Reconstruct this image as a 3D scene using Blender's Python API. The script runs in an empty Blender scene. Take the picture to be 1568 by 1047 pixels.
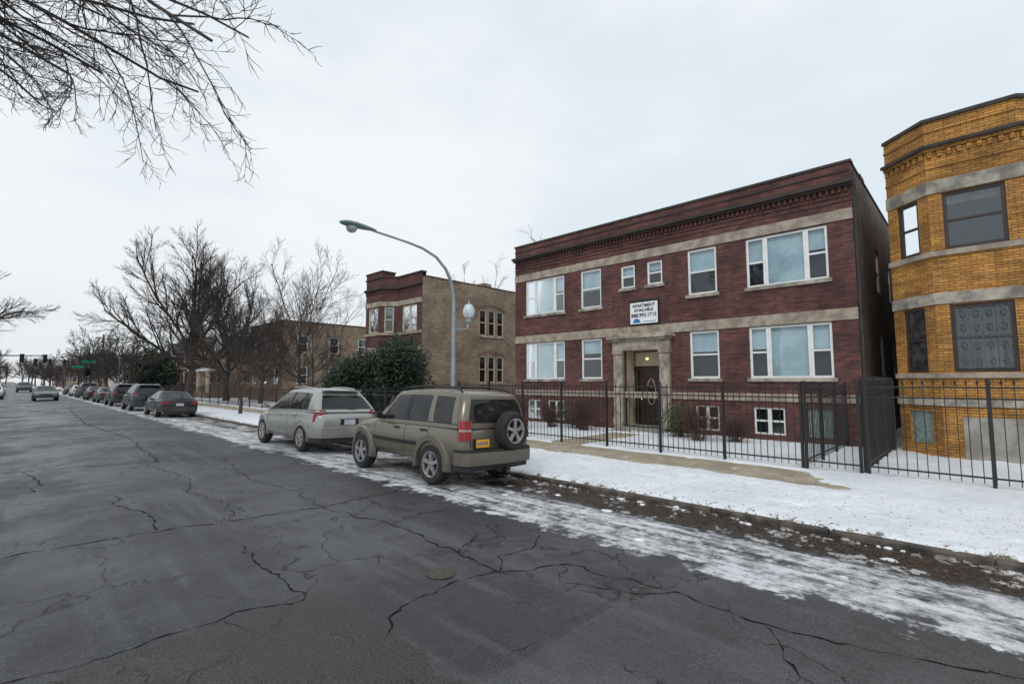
import bpy, bmesh, math, random
from mathutils import Vector, Matrix, noise
R = random.Random(7)
scene = bpy.context.scene
COL = scene.collection

# ---------------------------------------------------------------- node helpers
def newmat(name):
    m = bpy.data.materials.new(name); m.use_nodes = True
    nt = m.node_tree; b = nt.nodes['Principled BSDF']
    return m, nt, b
def sock(nt, inp, v):
    if isinstance(v, bpy.types.NodeSocket): nt.links.new(v, inp)
    elif v is not None: inp.default_value = v
def nd(nt, typ, ins=None, **props):
    n = nt.nodes.new(typ)
    for k, v in props.items(): setattr(n, k, v)
    for k, v in (ins or {}).items(): sock(nt, n.inputs[k], v)
    return n
def M(nt, op, a, b=None, clamp=False):
    n = nt.nodes.new('ShaderNodeMath'); n.operation = op; n.use_clamp = clamp
    sock(nt, n.inputs[0], a)
    if b is not None: sock(nt, n.inputs[1], b)
    return n.outputs[0]
def MR(nt, v, a, b, c=0.0, d=1.0):
    n = nt.nodes.new('ShaderNodeMapRange'); n.interpolation_type = 'SMOOTHSTEP'
    sock(nt, n.inputs[0], v); n.inputs[1].default_value = a; n.inputs[2].default_value = b
    n.inputs[3].default_value = c; n.inputs[4].default_value = d
    return n.outputs[0]
def MIX(nt, f, a, b, mode='MIX'):
    n = nt.nodes.new('ShaderNodeMix'); n.data_type = 'RGBA'; n.blend_type = mode
    sock(nt, n.inputs[0], f)
    for i, v in ((6, a), (7, b)):
        if isinstance(v, tuple) and len(v) == 3: v = (*v, 1)
        sock(nt, n.inputs[i], v)
    return n.outputs[2]
def NOISE(nt, vec, scale, detail=4, rough=.55):
    n = nt.nodes.new('ShaderNodeTexNoise')
    if vec is not None: nt.links.new(vec, n.inputs['Vector'])
    n.inputs['Scale'].default_value = scale; n.inputs['Detail'].default_value = detail
    n.inputs['Roughness'].default_value = rough
    return n.outputs[0]
def MAPV(nt, vec, sc):
    n = nt.nodes.new('ShaderNodeMapping'); nt.links.new(vec, n.inputs[0]); n.inputs['Scale'].default_value = sc
    return n.outputs[0]
def BUMP(nt, b, h, strength=.4, dist=.01):
    n = nt.nodes.new('ShaderNodeBump'); nt.links.new(h, n.inputs['Height'])
    n.inputs['Strength'].default_value = strength; n.inputs['Distance'].default_value = dist
    nt.links.new(n.outputs[0], b.inputs['Normal'])
def POS(nt): return nt.nodes.new('ShaderNodeNewGeometry').outputs['Position']
def OBJC(nt): return nt.nodes.new('ShaderNodeTexCoord').outputs['Object']

def pm(name, c1, c2=None, scale=4, rough=.6, bump=0, metal=0, spec=.5, detail=4, coat=0):
    m, nt, b = newmat(name)
    c2 = c2 or tuple(x*.75 for x in c1)
    oc = OBJC(nt)
    f = NOISE(nt, oc, scale, detail)
    f = MR(nt, f, .35, .65)
    nt.links.new(MIX(nt, f, c1, c2), b.inputs['Base Color'])
    b.inputs['Roughness'].default_value = rough; b.inputs['Metallic'].default_value = metal
    b.inputs['Specular IOR Level'].default_value = spec
    if coat: b.inputs['Coat Weight'].default_value = coat; b.inputs['Coat Roughness'].default_value = .06
    if bump: BUMP(nt, b, NOISE(nt, oc, scale*8, 3), bump, .01)
    return m

def brick(name, c1, c2, mortar, w=.205, h=.068, weather=.35, rough=.85):
    m, nt, b = newmat(name)
    uv = nt.nodes.new('ShaderNodeUVMap').outputs[0]
    br = nd(nt, 'ShaderNodeTexBrick', {'Vector': uv, 'Color1': (*c1, 1), 'Color2': (*c2, 1), 'Mortar': (*mortar, 1),
            'Scale': 1.0, 'Mortar Size': .007, 'Mortar Smooth': .3, 'Brick Width': w, 'Row Height': h, 'Bias': 0.0})
    n1 = NOISE(nt, uv, .8, 4, .6); n2 = NOISE(nt, MAPV(nt, uv, (.35, 9, 1)), 2.0, 4, .6)
    f = M(nt, 'ADD', M(nt, 'MULTIPLY', n1, .55), M(nt, 'MULTIPLY', n2, .45))
    sh = MR(nt, f, .38, .62, 1-weather, 1+weather*.6)
    n3 = NOISE(nt, MAPV(nt, uv, (3.5, .25, 1)), 1.5, 4, .6)
    sh = M(nt, 'MULTIPLY', sh, MR(nt, n3, .5, .75, 1, .72))
    c = MIX(nt, 1.0, br.outputs[0], nd(nt, 'ShaderNodeCombineXYZ', {0: sh, 1: sh, 2: sh}).outputs[0], 'MULTIPLY')
    nt.links.new(c, b.inputs['Base Color']); b.inputs['Roughness'].default_value = rough
    BUMP(nt, b, M(nt, 'SUBTRACT', M(nt, 'MULTIPLY', NOISE(nt, uv, 60, 2), .3), br.outputs[1]), .6, .008)
    return m

def glassmat(name, tint=(.75, .8, .82), fac=.3, rough=.02, wob=.08):
    m, nt, b = newmat(name)
    nt.nodes.remove(b)
    out = nt.nodes['Material Output']
    tr = nd(nt, 'ShaderNodeBsdfTransparent', {0: (*tint, 1)})
    gl = nd(nt, 'ShaderNodeBsdfGlossy', {'Color': (.85, .91, .95, 1), 'Roughness': rough})
    bm = nd(nt, 'ShaderNodeBump', {'Strength': wob, 'Distance': .02, 'Height': NOISE(nt, OBJC(nt), 1.7, 2)})
    nt.links.new(bm.outputs[0], gl.inputs['Normal'])
    fr = nd(nt, 'ShaderNodeFresnel', {'IOR': 1.5})
    f = M(nt, 'ADD', fr.outputs[0], fac-.04, True)
    mx = nd(nt, 'ShaderNodeMixShader', {0: f, 1: tr.outputs[0], 2: gl.outputs[0]})
    nt.links.new(mx.outputs[0], out.inputs[0])
    return m

# ---------------------------------------------------------------- materials
red_brick = brick('red_brick', (.165, .058, .045), (.070, .030, .031), (.085, .060, .053), weather=.42)
side_brick = brick('common_brick', (.23, .165, .125), (.14, .10, .075), (.14, .12, .10), weather=.35)
yel_brick = brick('yellow_brick', (.55, .27, .06), (.36, .16, .036), (.10, .06, .03), weather=.42)
tan_brick = brick('tan_brick', (.33, .245, .17), (.21, .15, .105), (.22, .18, .14), weather=.35)
mar_brick = brick('maroon_brick', (.13, .048, .04), (.075, .03, .03), (.07, .05, .05))
brn_brick = brick('brown_brick', (.26, .17, .11), (.17, .10, .065), (.17, .14, .11))
limestone = pm('limestone', (.40, .34, .27), (.24, .20, .16), 3, .85, .3)
lime_dirty = pm('limestone_weathered', (.44, .40, .33), (.17, .155, .135), 2.4, .85, .3)
coping = pm('coping_dark', (.05, .043, .04), (.03, .026, .025), 3, .8, .2)
cornice_brown = pm('cornice_brown', (.05, .032, .03), (.03, .02, .02), 3, .7, .2)
white_frame = pm('white_frame', (.82, .82, .81), (.72, .72, .71), 5, .45)
brown_frame = pm('brown_frame', (.045, .028, .024), (.028, .019, .017), 5, .5)
cream_frame = pm('cream_frame', (.55, .5, .37), (.45, .4, .3), 5, .6)
blind = pm('window_blind', (.58, .71, .75), (.40, .53, .58), 1.2, .8)
curtain = pm('curtain', (.30, .31, .32), (.16, .17, .18), 6, .9)
room = pm('dark_room', (.03, .034, .037), (.012, .013, .015), 1, .9)
boarded = pm('screened_window', (.060, .058, .058), (.012, .012, .014), 5, .5, 0, 0, .3)
wglass = glassmat('window_glass', (.78, .83, .85), .08)
wglass_d = glassmat('window_glass_dark', (.5, .53, .55), .13, .02, .25)
glass_block = pm('glass_block', (.28, .36, .33), (.16, .22, .2), 9, .25, .3)
concrete = pm('concrete', (.36, .34, .30), (.22, .205, .175), 2.5, .85, .3)
iron = pm('black_iron', (.012, .012, .013), (.02, .018, .017), 20, .45)
grille = pm('window_grille', (.09, .09, .095), (.05, .05, .05), 20, .4)
roofing = pm('roofing', (.06, .06, .06), (.1, .1, .1), 1, .9)
bark = pm('bark', (.085, .070, .060), (.04, .034, .031), 5, .9, .5)
twig = pm('twig_bark', (.066, .053, .047), (.040, .033, .030), 5, .9)
twig_red = pm('shrub_twig', (.11, .055, .04), (.05, .03, .025), 5, .9)
lamp_metal = pm('lamp_metal', (.34, .40, .42), (.25, .31, .33), 3, .45, 0, .3)
lamp_dark = pm('lamp_head_green', (.16, .23, .24), (.11, .17, .18), 3, .4, 0, .3)
lens_m = pm('lamp_lens', (.42, .44, .42), (.34, .36, .35), 3, .15)
globe_m = pm('acorn_globe', (.70, .75, .78), (.52, .60, .65), 6, .2)
door_wood = pm('door_wood', (.04, .015, .012), (.022, .01, .009), 6, .4)
black_pl = pm('black_plastic', (.014, .014, .015), (.022, .022, .023), 12, .55)
rubber = pm('tyre_rubber', (.014, .014, .014), (.028, .027, .026), 9, .85)
alloy = pm('alloy_wheel', (.50, .50, .51), (.33, .33, .34), 8, .35, 0, .7)
chrome = pm('chrome', (.7, .7, .7), (.6, .6, .6), 8, .15, 0, 1)
red_lens = pm('red_lens', (.34, .008, .010), (.22, .006, .008), 9, .15, coat=.3)
white_lens = pm('clear_lens', (.45, .40, .38), (.3, .26, .25), 9, .1, coat=.4)
plate_y = pm('plate_yellow', (.80, .40, .02), (.7, .33, .02), 9, .4)
plate_w = pm('plate_white', (.6, .62, .66), (.5, .52, .6), 9, .4)
sign_white = pm('sign_white', (.8, .81, .82), (.74, .75, .77), 2, .4)
sign_black = pm('sign_black', (.012, .012, .015), None, 2, .4)
sign_blue = pm('sign_blue', (.03, .2, .5), (.02, .12, .4), 2, .4)
sign_green = pm('sign_green', (.01, .22, .12), None, 2, .4)
sig_yel = pm('signal_body', (.02, .02, .02), None, 2, .4)
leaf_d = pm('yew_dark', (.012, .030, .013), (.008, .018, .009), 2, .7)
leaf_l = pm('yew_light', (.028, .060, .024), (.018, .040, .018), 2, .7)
leaf_olive = pm('leaf_olive', (.10, .12, .04), (.06, .07, .03), 2, .6)
leaf_dead = pm('dead_leaf', (.12, .06, .025), (.06, .035, .02), 30, .8)
snow_clean = pm('snow_lump', (.82, .84, .87), (.62, .63, .64), 7, .7, .4)
snow_dirty = pm('snow_dirty', (.38, .37, .36), (.13, .12, .10), 9, .7, .5)
tar = pm('crack_dark', (.008, .008, .008), (.016, .016, .016), 9, .9, 0, 0, .1)
white_wall = pm('white_wall', (.62, .60, .55), (.5, .48, .44), 1, .8)

def paintmat(name, c, metal=.35, rough=.28):
    m, nt, b = newmat(name)
    oc = OBJC(nt)
    f = NOISE(nt, oc, 2.2, 4)
    sx = nt.nodes.new('ShaderNodeSeparateXYZ'); nt.links.new(oc, sx.inputs[0])
    g = M(nt, 'MULTIPLY', MR(nt, M(nt, 'ADD', sx.outputs[2], M(nt, 'MULTIPLY', f, .5)), .5, 1.0, 1, 0), .6)
    nt.links.new(MIX(nt, g, c, (.09, .082, .072)), b.inputs['Base Color'])
    nt.links.new(M(nt, 'ADD', M(nt, 'MULTIPLY', g, .45), rough), b.inputs['Roughness'])
    b.inputs['Metallic'].default_value = metal
    b.inputs['Coat Weight'].default_value = .3; b.inputs['Coat Roughness'].default_value = .05
    return m
def mk_carglass():
    m, nt, b = newmat('car_glass')
    f = NOISE(nt, OBJC(nt), 3, 3)
    nt.links.new(MIX(nt, MR(nt, f, .4, .6), (.008, .011, .012), (.02, .022, .024)), b.inputs['Base Color'])
    b.inputs['Roughness'].default_value = .03
    b.inputs['Specular IOR Level'].default_value = .4
    return m
car_glass = mk_carglass()

def mk_snow():
    m, nt, b = newmat('snow_ground')
    p = POS(nt); sx = nt.nodes.new('ShaderNodeSeparateXYZ'); nt.links.new(p, sx.inputs[0])
    X, Y, Z = sx.outputs
    n1 = NOISE(nt, p, .8, 4); n2 = NOISE(nt, p, 7, 4, .65); n3 = NOISE(nt, p, 30, 3, .6)
    base = MIX(nt, MR(nt, n1, .35, .65), (.85, .88, .92), (.75, .785, .83))
    base = MIX(nt, MR(nt, n2, .55, .75, 0, .5), base, (.62, .64, .66))
    near = MR(nt, X, 7.35, 7.9, .16, 0.0)
    far = MR(nt, Y, 14, 45, 0, .13)
    v = M(nt, 'ADD', M(nt, 'ADD', M(nt, 'MULTIPLY', n2, .6), M(nt, 'MULTIPLY', n3, .4)), M(nt, 'ADD', near, far))
    d = MR(nt, v, .635, .70)
    dirt = MIX(nt, MR(nt, n3, .4, .6), (.07, .05, .032), (.22, .19, .13))
    nt.links.new(MIX(nt, d, base, dirt), b.inputs['Base Color'])
    b.inputs['Roughness'].default_value = .75; b.inputs['Specular IOR Level'].default_value = .25
    BUMP(nt, b, M(nt, 'ADD', M(nt, 'MULTIPLY', n2, .8), M(nt, 'MULTIPLY', n3, .35)), .9, .09)
    return m
snow = mk_snow()

def mk_asphalt():
    m, nt, b = newmat('asphalt')
    p = POS(nt); sx = nt.nodes.new('ShaderNodeSeparateXYZ'); nt.links.new(p, sx.inputs[0])
    X, Y, Z = sx.outputs
    big = NOISE(nt, p, .45, 4); mid = NOISE(nt, p, 2.2, 5, .65); fine = NOISE(nt, p, 8, 5, .7)
    agg = NOISE(nt, p, 60, 2, .75)
    streak = NOISE(nt, MAPV(nt, p, (2.6, .22, 1)), 1.3, 5, .6)
    st2 = NOISE(nt, MAPV(nt, p, (6, .8, 1)), 1.2, 5, .65)
    col = MIX(nt, MR(nt, big, .40, .60), (.036, .037, .041), (.076, .078, .084))
    col = MIX(nt, MR(nt, mid, .42, .68, 0, .65), col, (.024, .025, .028))
    col = MIX(nt, MR(nt, streak, .48, .68, 0, .65), col, (.105, .108, .115))
    pv = nd(nt, 'ShaderNodeTexVoronoi', {'Vector': MAPV(nt, p, (.28, .11, 0)), 'Scale': 1.0, 'Randomness': .8}, distance='CHEBYCHEV')
    pvs = nt.nodes.new('ShaderNodeSeparateColor'); nt.links.new(pv.outputs[1], pvs.inputs[0])
    col = MIX(nt, MR(nt, pvs.outputs[0], .60, .62, 0, .42), col, (.024, .025, .027))
    col = MIX(nt, MR(nt, pvs.outputs[1], .66, .68, 0, .28), col, (.12, .12, .122))
    col = MIX(nt, MR(nt, M(nt, 'ADD', M(nt, 'MULTIPLY', agg, .7), M(nt, 'MULTIPLY', fine, .3)), .52, .66, 0, .5), col, (.16, .16, .165))
    col = MIX(nt, MR(nt, agg, .48, .36, 0, .6), col, (.014, .014, .015))
    w = M(nt, 'ADD', M(nt, 'MULTIPLY', M(nt, 'SUBTRACT', mid, .5), .5), M(nt, 'MULTIPLY', M(nt, 'SUBTRACT', fine, .5), .12))
    pmk = M(nt, 'MULTIPLY', MR(nt, M(nt, 'ADD', X, w), 2.02, 2.07, 1, 0), MR(nt, M(nt, 'ADD', Y, w), 4.22, 4.27, 1, 0))
    pc = MIX(nt, MR(nt, agg, .38, .60), (.017, .014, .012), (.062, .052, .042))
    pc = MIX(nt, MR(nt, NOISE(nt, p, 38, 2, .8), .56, .66, 0, .5), pc, (.11, .093, .075))
    col = MIX(nt, M(nt, 'MULTIPLY', pmk, .92), col, pc)
    dv = nd(nt, 'ShaderNodeVectorMath', {0: p, 1: nd(nt, 'ShaderNodeVectorMath', {0: nd(nt, 'ShaderNodeTexNoise', {'Vector': p, 'Scale': 2.5, 'Detail': 4.0}).outputs[1], 3: .8}, operation='SCALE').outputs[0]}, operation='ADD').outputs[0]
    vor = nd(nt, 'ShaderNodeTexVoronoi', {'Vector': MAPV(nt, dv, (1, .8, 0)), 'Scale': .75}, feature='DISTANCE_TO_EDGE').outputs[0]
    ck = M(nt, 'MULTIPLY', MR(nt, vor, .002, .009, 1, 0), MR(nt, big, .42, .52))
    col = MIX(nt, M(nt, 'MULTIPLY', ck, .85), col, (.010, .010, .010))
    xe = M(nt, 'ADD', X, M(nt, 'MULTIPLY', M(nt, 'SUBTRACT', mid, .5), 1.5))
    ia = MR(nt, xe, 4.5, 5.3)
    ib = MR(nt, M(nt, 'ADD', X, M(nt, 'MULTIPLY', M(nt, 'SUBTRACT', fine, .5), .9)), 6.3, 6.6, 1, 0)
    mask = M(nt, 'MULTIPLY', ia, ib)
    s = M(nt, 'ADD', M(nt, 'ADD', M(nt, 'MULTIPLY', streak, .45), M(nt, 'MULTIPLY', st2, .2)), M(nt, 'MULTIPLY', fine, .35))
    ice = MR(nt, M(nt, 'ADD', s, M(nt, 'MULTIPLY', mask, .31)), .69, .82)
    it = M(nt, 'ADD', M(nt, 'MULTIPLY', mid, .35), M(nt, 'ADD', M(nt, 'MULTIPLY', st2, .35), M(nt, 'MULTIPLY', fine, .3)))
    icec = MIX(nt, MR(nt, it, .40, .58), (.17, .172, .18), (.78, .80, .84))
    icec = MIX(nt, MR(nt, agg, .5, .7, 0, .4), icec, (.17, .16, .155))
    mk = MR(nt, M(nt, 'ADD', X, M(nt, 'MULTIPLY', M(nt, 'SUBTRACT', fine, .5), 1.3)), 6.3, 6.6)
    mudc = MIX(nt, MR(nt, fine, .4, .6), (.045, .030, .021), (.014, .011, .010))
    mudc = MIX(nt, MR(nt, NOISE(nt, p, 22, 4, .7), .55, .65, 0, .5), mudc, (.12, .085, .055))
    gy = M(nt, 'ADD', MR(nt, Y, 5.5, 7.5, 0, .10), MR(nt, Y, 1.6, .4, 0, .03))
    sn = MR(nt, M(nt, 'ADD', M(nt, 'ADD', mid, gy), M(nt, 'MULTIPLY', M(nt, 'SUBTRACT', fine, .5), .5)), .58, .64)
    mudc = MIX(nt, sn, mudc, (.52, .52, .53))
    col = MIX(nt, mk, col, mudc)
    col = MIX(nt, ice, col, icec)
    lft = MR(nt, X, -1.2, -2.4)
    col = MIX(nt, M(nt, 'MULTIPLY', lft, MR(nt, s, .45, .55)), col, (.5, .51, .53))
    nt.links.new(col, b.inputs['Base Color'])
    wet = M(nt, 'ADD', M(nt, 'MULTIPLY', big, .5), M(nt, 'MULTIPLY', mid, .5))
    nt.links.new(MR(nt, wet, .38, .62, .60, .28), b.inputs['Roughness'])
    b.inputs['Specular IOR Level'].default_value = .5
    h = M(nt, 'ADD', M(nt, 'MULTIPLY', agg, .7), M(nt, 'ADD', M(nt, 'MULTIPLY', fine, .5), M(nt, 'MULTIPLY', ice, .6)))
    h = M(nt, 'SUBTRACT', h, M(nt, 'MULTIPLY', ck, 1.0))
    BUMP(nt, b, h, .8, .025)
    return m
asphalt = mk_asphalt()

def mk_walk():
    m, nt, b = newmat('sidewalk_concrete')
    p = POS(nt)
    n = NOISE(nt, p, 1.5, 5, .65)
    c = MIX(nt, MR(nt, n, .35, .65), (.42, .36, .26), (.29, .245, .18))
    sx = nt.nodes.new('ShaderNodeSeparateXYZ'); nt.links.new(p, sx.inputs[0])
    fr = M(nt, 'FRACT', M(nt, 'DIVIDE', M(nt, 'ADD', sx.outputs[1], 100), 1.55))
    j = MR(nt, fr, .0, .015, 1, 0)
    c = MIX(nt, j, c, (.06, .05, .04))
    c = MIX(nt, MR(nt, NOISE(nt, p, 5, 5, .7), .60, .67), c, (.72, .74, .77))
    nt.links.new(c, b.inputs['Base Color']); b.inputs['Roughness'].default_value = .6
    BUMP(nt, b, n, .2, .01)
    return m
walkmat = mk_walk()

# ---------------------------------------------------------------- mesh builder
def empty(name, loc=(0, 0, 0)):
    e = bpy.data.objects.new(name, None); COL.objects.link(e); e.location = loc; e.empty_display_size = .3
    return e
class MB:
    def __init__(s): s.v = []; s.f = []; s.m = []; s.mats = []
    def mi(s, mat):
        if mat not in s.mats: s.mats.append(mat)
        return s.mats.index(mat)
    def face(s, pts, mat):
        i = len(s.v); s.v.extend([tuple(p) for p in pts]); s.f.append(tuple(range(i, i+len(pts)))); s.m.append(s.mi(mat))
    def hexa(s, P, mat):
        i = len(s.v); s.v.extend([tuple(p) for p in P]); k = s.mi(mat)
        for q in ((0, 3, 2, 1), (4, 5, 6, 7), (0, 1, 5, 4), (1, 2, 6, 5), (2, 3, 7, 6), (3, 0, 4, 7)):
            s.f.append(tuple(i+a for a in q)); s.m.append(k)
    def box(s, x0, x1, y0, y1, z0, z1, mat):
        s.hexa([(x0, y0, z0), (x1, y0, z0), (x1, y1, z0), (x0, y1, z0), (x0, y0, z1), (x1, y0, z1), (x1, y1, z1), (x0, y1, z1)], mat)
    def fbox(s, F, u0, u1, z0, z1, d0, d1, mat):
        P = [fp(F, u, z, d) for z in (z0, z1) for (u, d) in ((u0, d0), (u1, d0), (u1, d1), (u0, d1))]
        s.hexa(P, mat)
    def ffac(s, F, u0, u1, z0, z1, d, mat):
        s.face([fp(F, u0, z0, d), fp(F, u1, z0, d), fp(F, u1, z1, d), fp(F, u0, z1, d)], mat)
    def tube(s, pts, rads, sides, mat, cap=False):
        k = s.mi(mat); base = len(s.v); n = len(pts)
        for i, p in enumerate(pts):
            a = pts[max(i-1, 0)]; c = pts[min(i+1, n-1)]
            d = (c-a).normalized() if (c-a).length > 1e-9 else Vector((0, 0, 1))
            e = d.orthogonal().normalized() if i == 0 else (e - d*e.dot(d)).normalized()
            g = d.cross(e)
            for j in range(sides):
                t = 2*math.pi*j/sides
                s.v.append(tuple(p + (e*math.cos(t)+g*math.sin(t))*rads[i]))
        for i in range(n-1):
            for j in range(sides):
                a = base+i*sides+j; b = base+i*sides+(j+1) % sides
                s.f.append((a, b, b+sides, a+sides)); s.m.append(k)
        if cap:
            s.f.append(tuple(base+j for j in range(sides))[::-1]); s.m.append(k)
            s.f.append(tuple(base+(n-1)*sides+j for j in range(sides))); s.m.append(k)
    def lathe(s, prof, c, axis, sides, mat):
        k = s.mi(mat); base = len(s.v)
        for (r, h) in prof:
            for j in range(sides):
                t = 2*math.pi*j/sides; a = r*math.cos(t); b = r*math.sin(t)
                q = {'z': (a, b, h), 'x': (h, a, b), 'y': (a, h, b)}[axis]
                s.v.append((c[0]+q[0], c[1]+q[1], c[2]+q[2]))
        for i in range(len(prof)-1):
            for j in range(sides):
                a = base+i*sides+j; b = base+i*sides+(j+1) % sides
                s.f.append((a, b, b+sides, a+sides)); s.m.append(k)
    def mesh(s, name, smooth=False, recalc=False):
        me = bpy.data.meshes.new(name); me.from_pydata(s.v, [], s.f)
        for m in s.mats: me.materials.append(m)
        me.polygons.foreach_set('material_index', s.m)
        if smooth: me.polygons.foreach_set('use_smooth', [True]*len(s.f))
        if len(s.f) < 40000:
            uvl = me.uv_layers.new(name='UVMap'); data = [0.0]*(2*len(me.loops))
            for p in me.polygons:
                n = p.normal
                if abs(n.z) > .7:
                    for li in p.loop_indices:
                        co = s.v[me.loops[li].vertex_index]; data[2*li] = co[0]; data[2*li+1] = co[1]
                else:
                    t = Vector((-n.y, n.x)); t.normalize()
                    if t.y < -.3 or (abs(t.y) <= .3 and t.x < 0): t = -t
                    for li in p.loop_indices:
                        co = s.v[me.loops[li].vertex_index]; data[2*li] = co[0]*t.x+co[1]*t.y; data[2*li+1] = co[2]
            uvl.data.foreach_set('uv', data)
        if recalc:
            bm = bmesh.new(); bm.from_mesh(me); bmesh.ops.remove_doubles(bm, verts=bm.verts, dist=.0002)
            bmesh.ops.recalc_face_normals(bm, faces=bm.faces); bm.to_mesh(me); bm.free()
        me.update()
        return me
    def obj(s, name, parent=None, smooth=False, recalc=False, bevel=0, split=False):
        o = bpy.data.objects.new(name, s.mesh(name, smooth, recalc)); COL.objects.link(o)
        if parent: o.parent = parent
        if bevel:
            b = o.modifiers.new('bevel', 'BEVEL'); b.width = bevel; b.segments = 2; b.limit_method = 'ANGLE'; b.angle_limit = .6
        if split:
            e = o.modifiers.new('split', 'EDGE_SPLIT'); e.split_angle = math.radians(38)
        return o

def fp(F, u, z, d=0):
    p, t, n = F
    return (p[0]+t[0]*u+n[0]*d, p[1]+t[1]*u+n[1]*d, z)
def seg(p, q):
    L = math.hypot(q[0]-p[0], q[1]-p[1]); t = ((q[0]-p[0])/L, (q[1]-p[1])/L)
    return (p, t, (-t[1], t[0])), L
def wall(mb, F, u0, u1, z0, z1, ops, mat, dep=.13, rmat=None):
    us = sorted({u0, u1, *[o[0] for o in ops], *[o[1] for o in ops]}); zs = sorted({z0, z1, *[o[2] for o in ops], *[o[3] for o in ops]})
    for a, b in zip(us, us[1:]):
        for c, d in zip(zs, zs[1:]):
            mu = (a+b)/2; mz = (c+d)/2
            if any(o[0] < mu < o[1] and o[2] < mz < o[3] for o in ops): continue
            mb.ffac(F, a, b, c, d, 0, mat)
    for (a, b, c, d) in [o[:4] for o in ops]:
        r = rmat or mat
        mb.face([fp(F, a, c, 0), fp(F, a, c, -dep), fp(F, a, d, -dep), fp(F, a, d, 0)], r)
        mb.face([fp(F, b, c, 0), fp(F, b, c, -dep), fp(F, b, d, -dep), fp(F, b, d, 0)], r)
        mb.face([fp(F, a, c, 0), fp(F, b, c, 0), fp(F, b, c, -dep), fp(F, a, c, -dep)], r)
        mb.face([fp(F, a, d, 0), fp(F, b, d, 0), fp(F, b, d, -dep), fp(F, a, d, -dep)], r)
def roombox(mb, F, a, b, c, d, d0=-.131, d1=-.45):
    mb.ffac(F, a, b, c, d, d1, room)
    mb.face([fp(F, a, c, d0), fp(F, a, c, d1), fp(F, a, d, d1), fp(F, a, d, d0)], room)
    mb.face([fp(F, b, c, d0), fp(F, b, c, d1), fp(F, b, d, d1), fp(F, b, d, d0)], room)
    mb.face([fp(F, a, c, d0), fp(F, b, c, d0), fp(F, b, c, d1), fp(F, a, c, d1)], room)
    mb.face([fp(F, a, d, d0), fp(F, b, d, d0), fp(F, b, d, d1), fp(F, a, d, d1)], room)
def sash(mb, F, u0, u1, z0, z1, fr, gl, fw=.05, rail=True, d=-.09):
    mb.fbox(F, u0, u0+fw, z0, z1, d, d+.05, fr); mb.fbox(F, u1-fw, u1, z0, z1, d, d+.05, fr)
    mb.fbox(F, u0+fw, u1-fw, z0, z0+fw, d, d+.048, fr); mb.fbox(F, u0+fw, u1-fw, z1-fw, z1, d, d+.048, fr)
    if rail:
        m = (z0+z1)/2; mb.fbox(F, u0+fw, u1-fw, m-.025, m+.03, d, d+.044, fr)
    mb.ffac(F, u0+fw*.5, u1-fw*.5, z0+fw*.5, z1-fw*.5, d+.012, gl)
def window(mb, F, o, style='dh', fr=None, gl=None, bl=.5, sill=None, fw=.07, bm=None):
    fr = fr or white_frame; gl = gl or wglass; bm = bm or blind
    a, b, c, d = o
    if style == 'dh': sash(mb, F, a, b, c, d, fr, gl, fw)
    elif style == 'triple':
        w = (b-a)*.25
        sash(mb, F, a, a+w, c, d, fr, gl, fw); sash(mb, F, b-w, b, c, d, fr, gl, fw)
        sash(mb, F, a+w+.003, b-w-.003, c, d, fr, gl, fw*.9, False)
    elif style == 'fixed': sash(mb, F, a, b, c, d, fr, gl, fw, False)
    elif style == 'pair':
        m = (a+b)/2; sash(mb, F, a, m-.002, c, d, fr, gl, fw); sash(mb, F, m+.002, b, c, d, fr, gl, fw)
    roombox(mb, F, a, b, c, d)
    e = .004
    if bl:
        if style == 'triple':
            mb.ffac(F, a+w+.04, b-w-.04, c+e, d-e, -.16, bm)
            for (p, q) in ((a+e, a+w), (b-w, b-e)): k = R.uniform(.4, .62); mb.ffac(F, p, q, d-(d-c)*k, d-e, -.17, bm)
        else: k = bl*R.uniform(.85, 1.15); mb.ffac(F, a+e, b-e, d-(d-c)*k, d-e, -.16, bm)
    if sill: mb.fbox(F, a-.08, b+.08, c-.11, c-.001, -.05, .07, sill)
def offs(pts, d):
    out = []
    for i, p in enumerate(pts):
        ns = []
        if i > 0: ns.append(seg(pts[i-1], p)[0][2])
        if i < len(pts)-1: ns.append(seg(p, pts[i+1])[0][2])
        if len(ns) == 1: n = ns[0]; k = 1
        else:
            n = (ns[0][0]+ns[1][0], ns[0][1]+ns[1][1]); L = math.hypot(*n); n = (n[0]/L, n[1]/L)
            k = 1/max(.3, n[0]*ns[0][0]+n[1]*ns[0][1])
        out.append((p[0]+n[0]*d*k, p[1]+n[1]*d*k))
    return out
def band(mb, pts, z0, z1, d0, d1, mat):
    A = offs(pts, d0); B = offs(pts, d1)
    for i in range(len(pts)-1):
        q = [A[i], A[i+1], B[i+1], B[i]]
        mb.hexa([(x, y, z) for z in (z0, z1) for (x, y) in q], mat)

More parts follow.
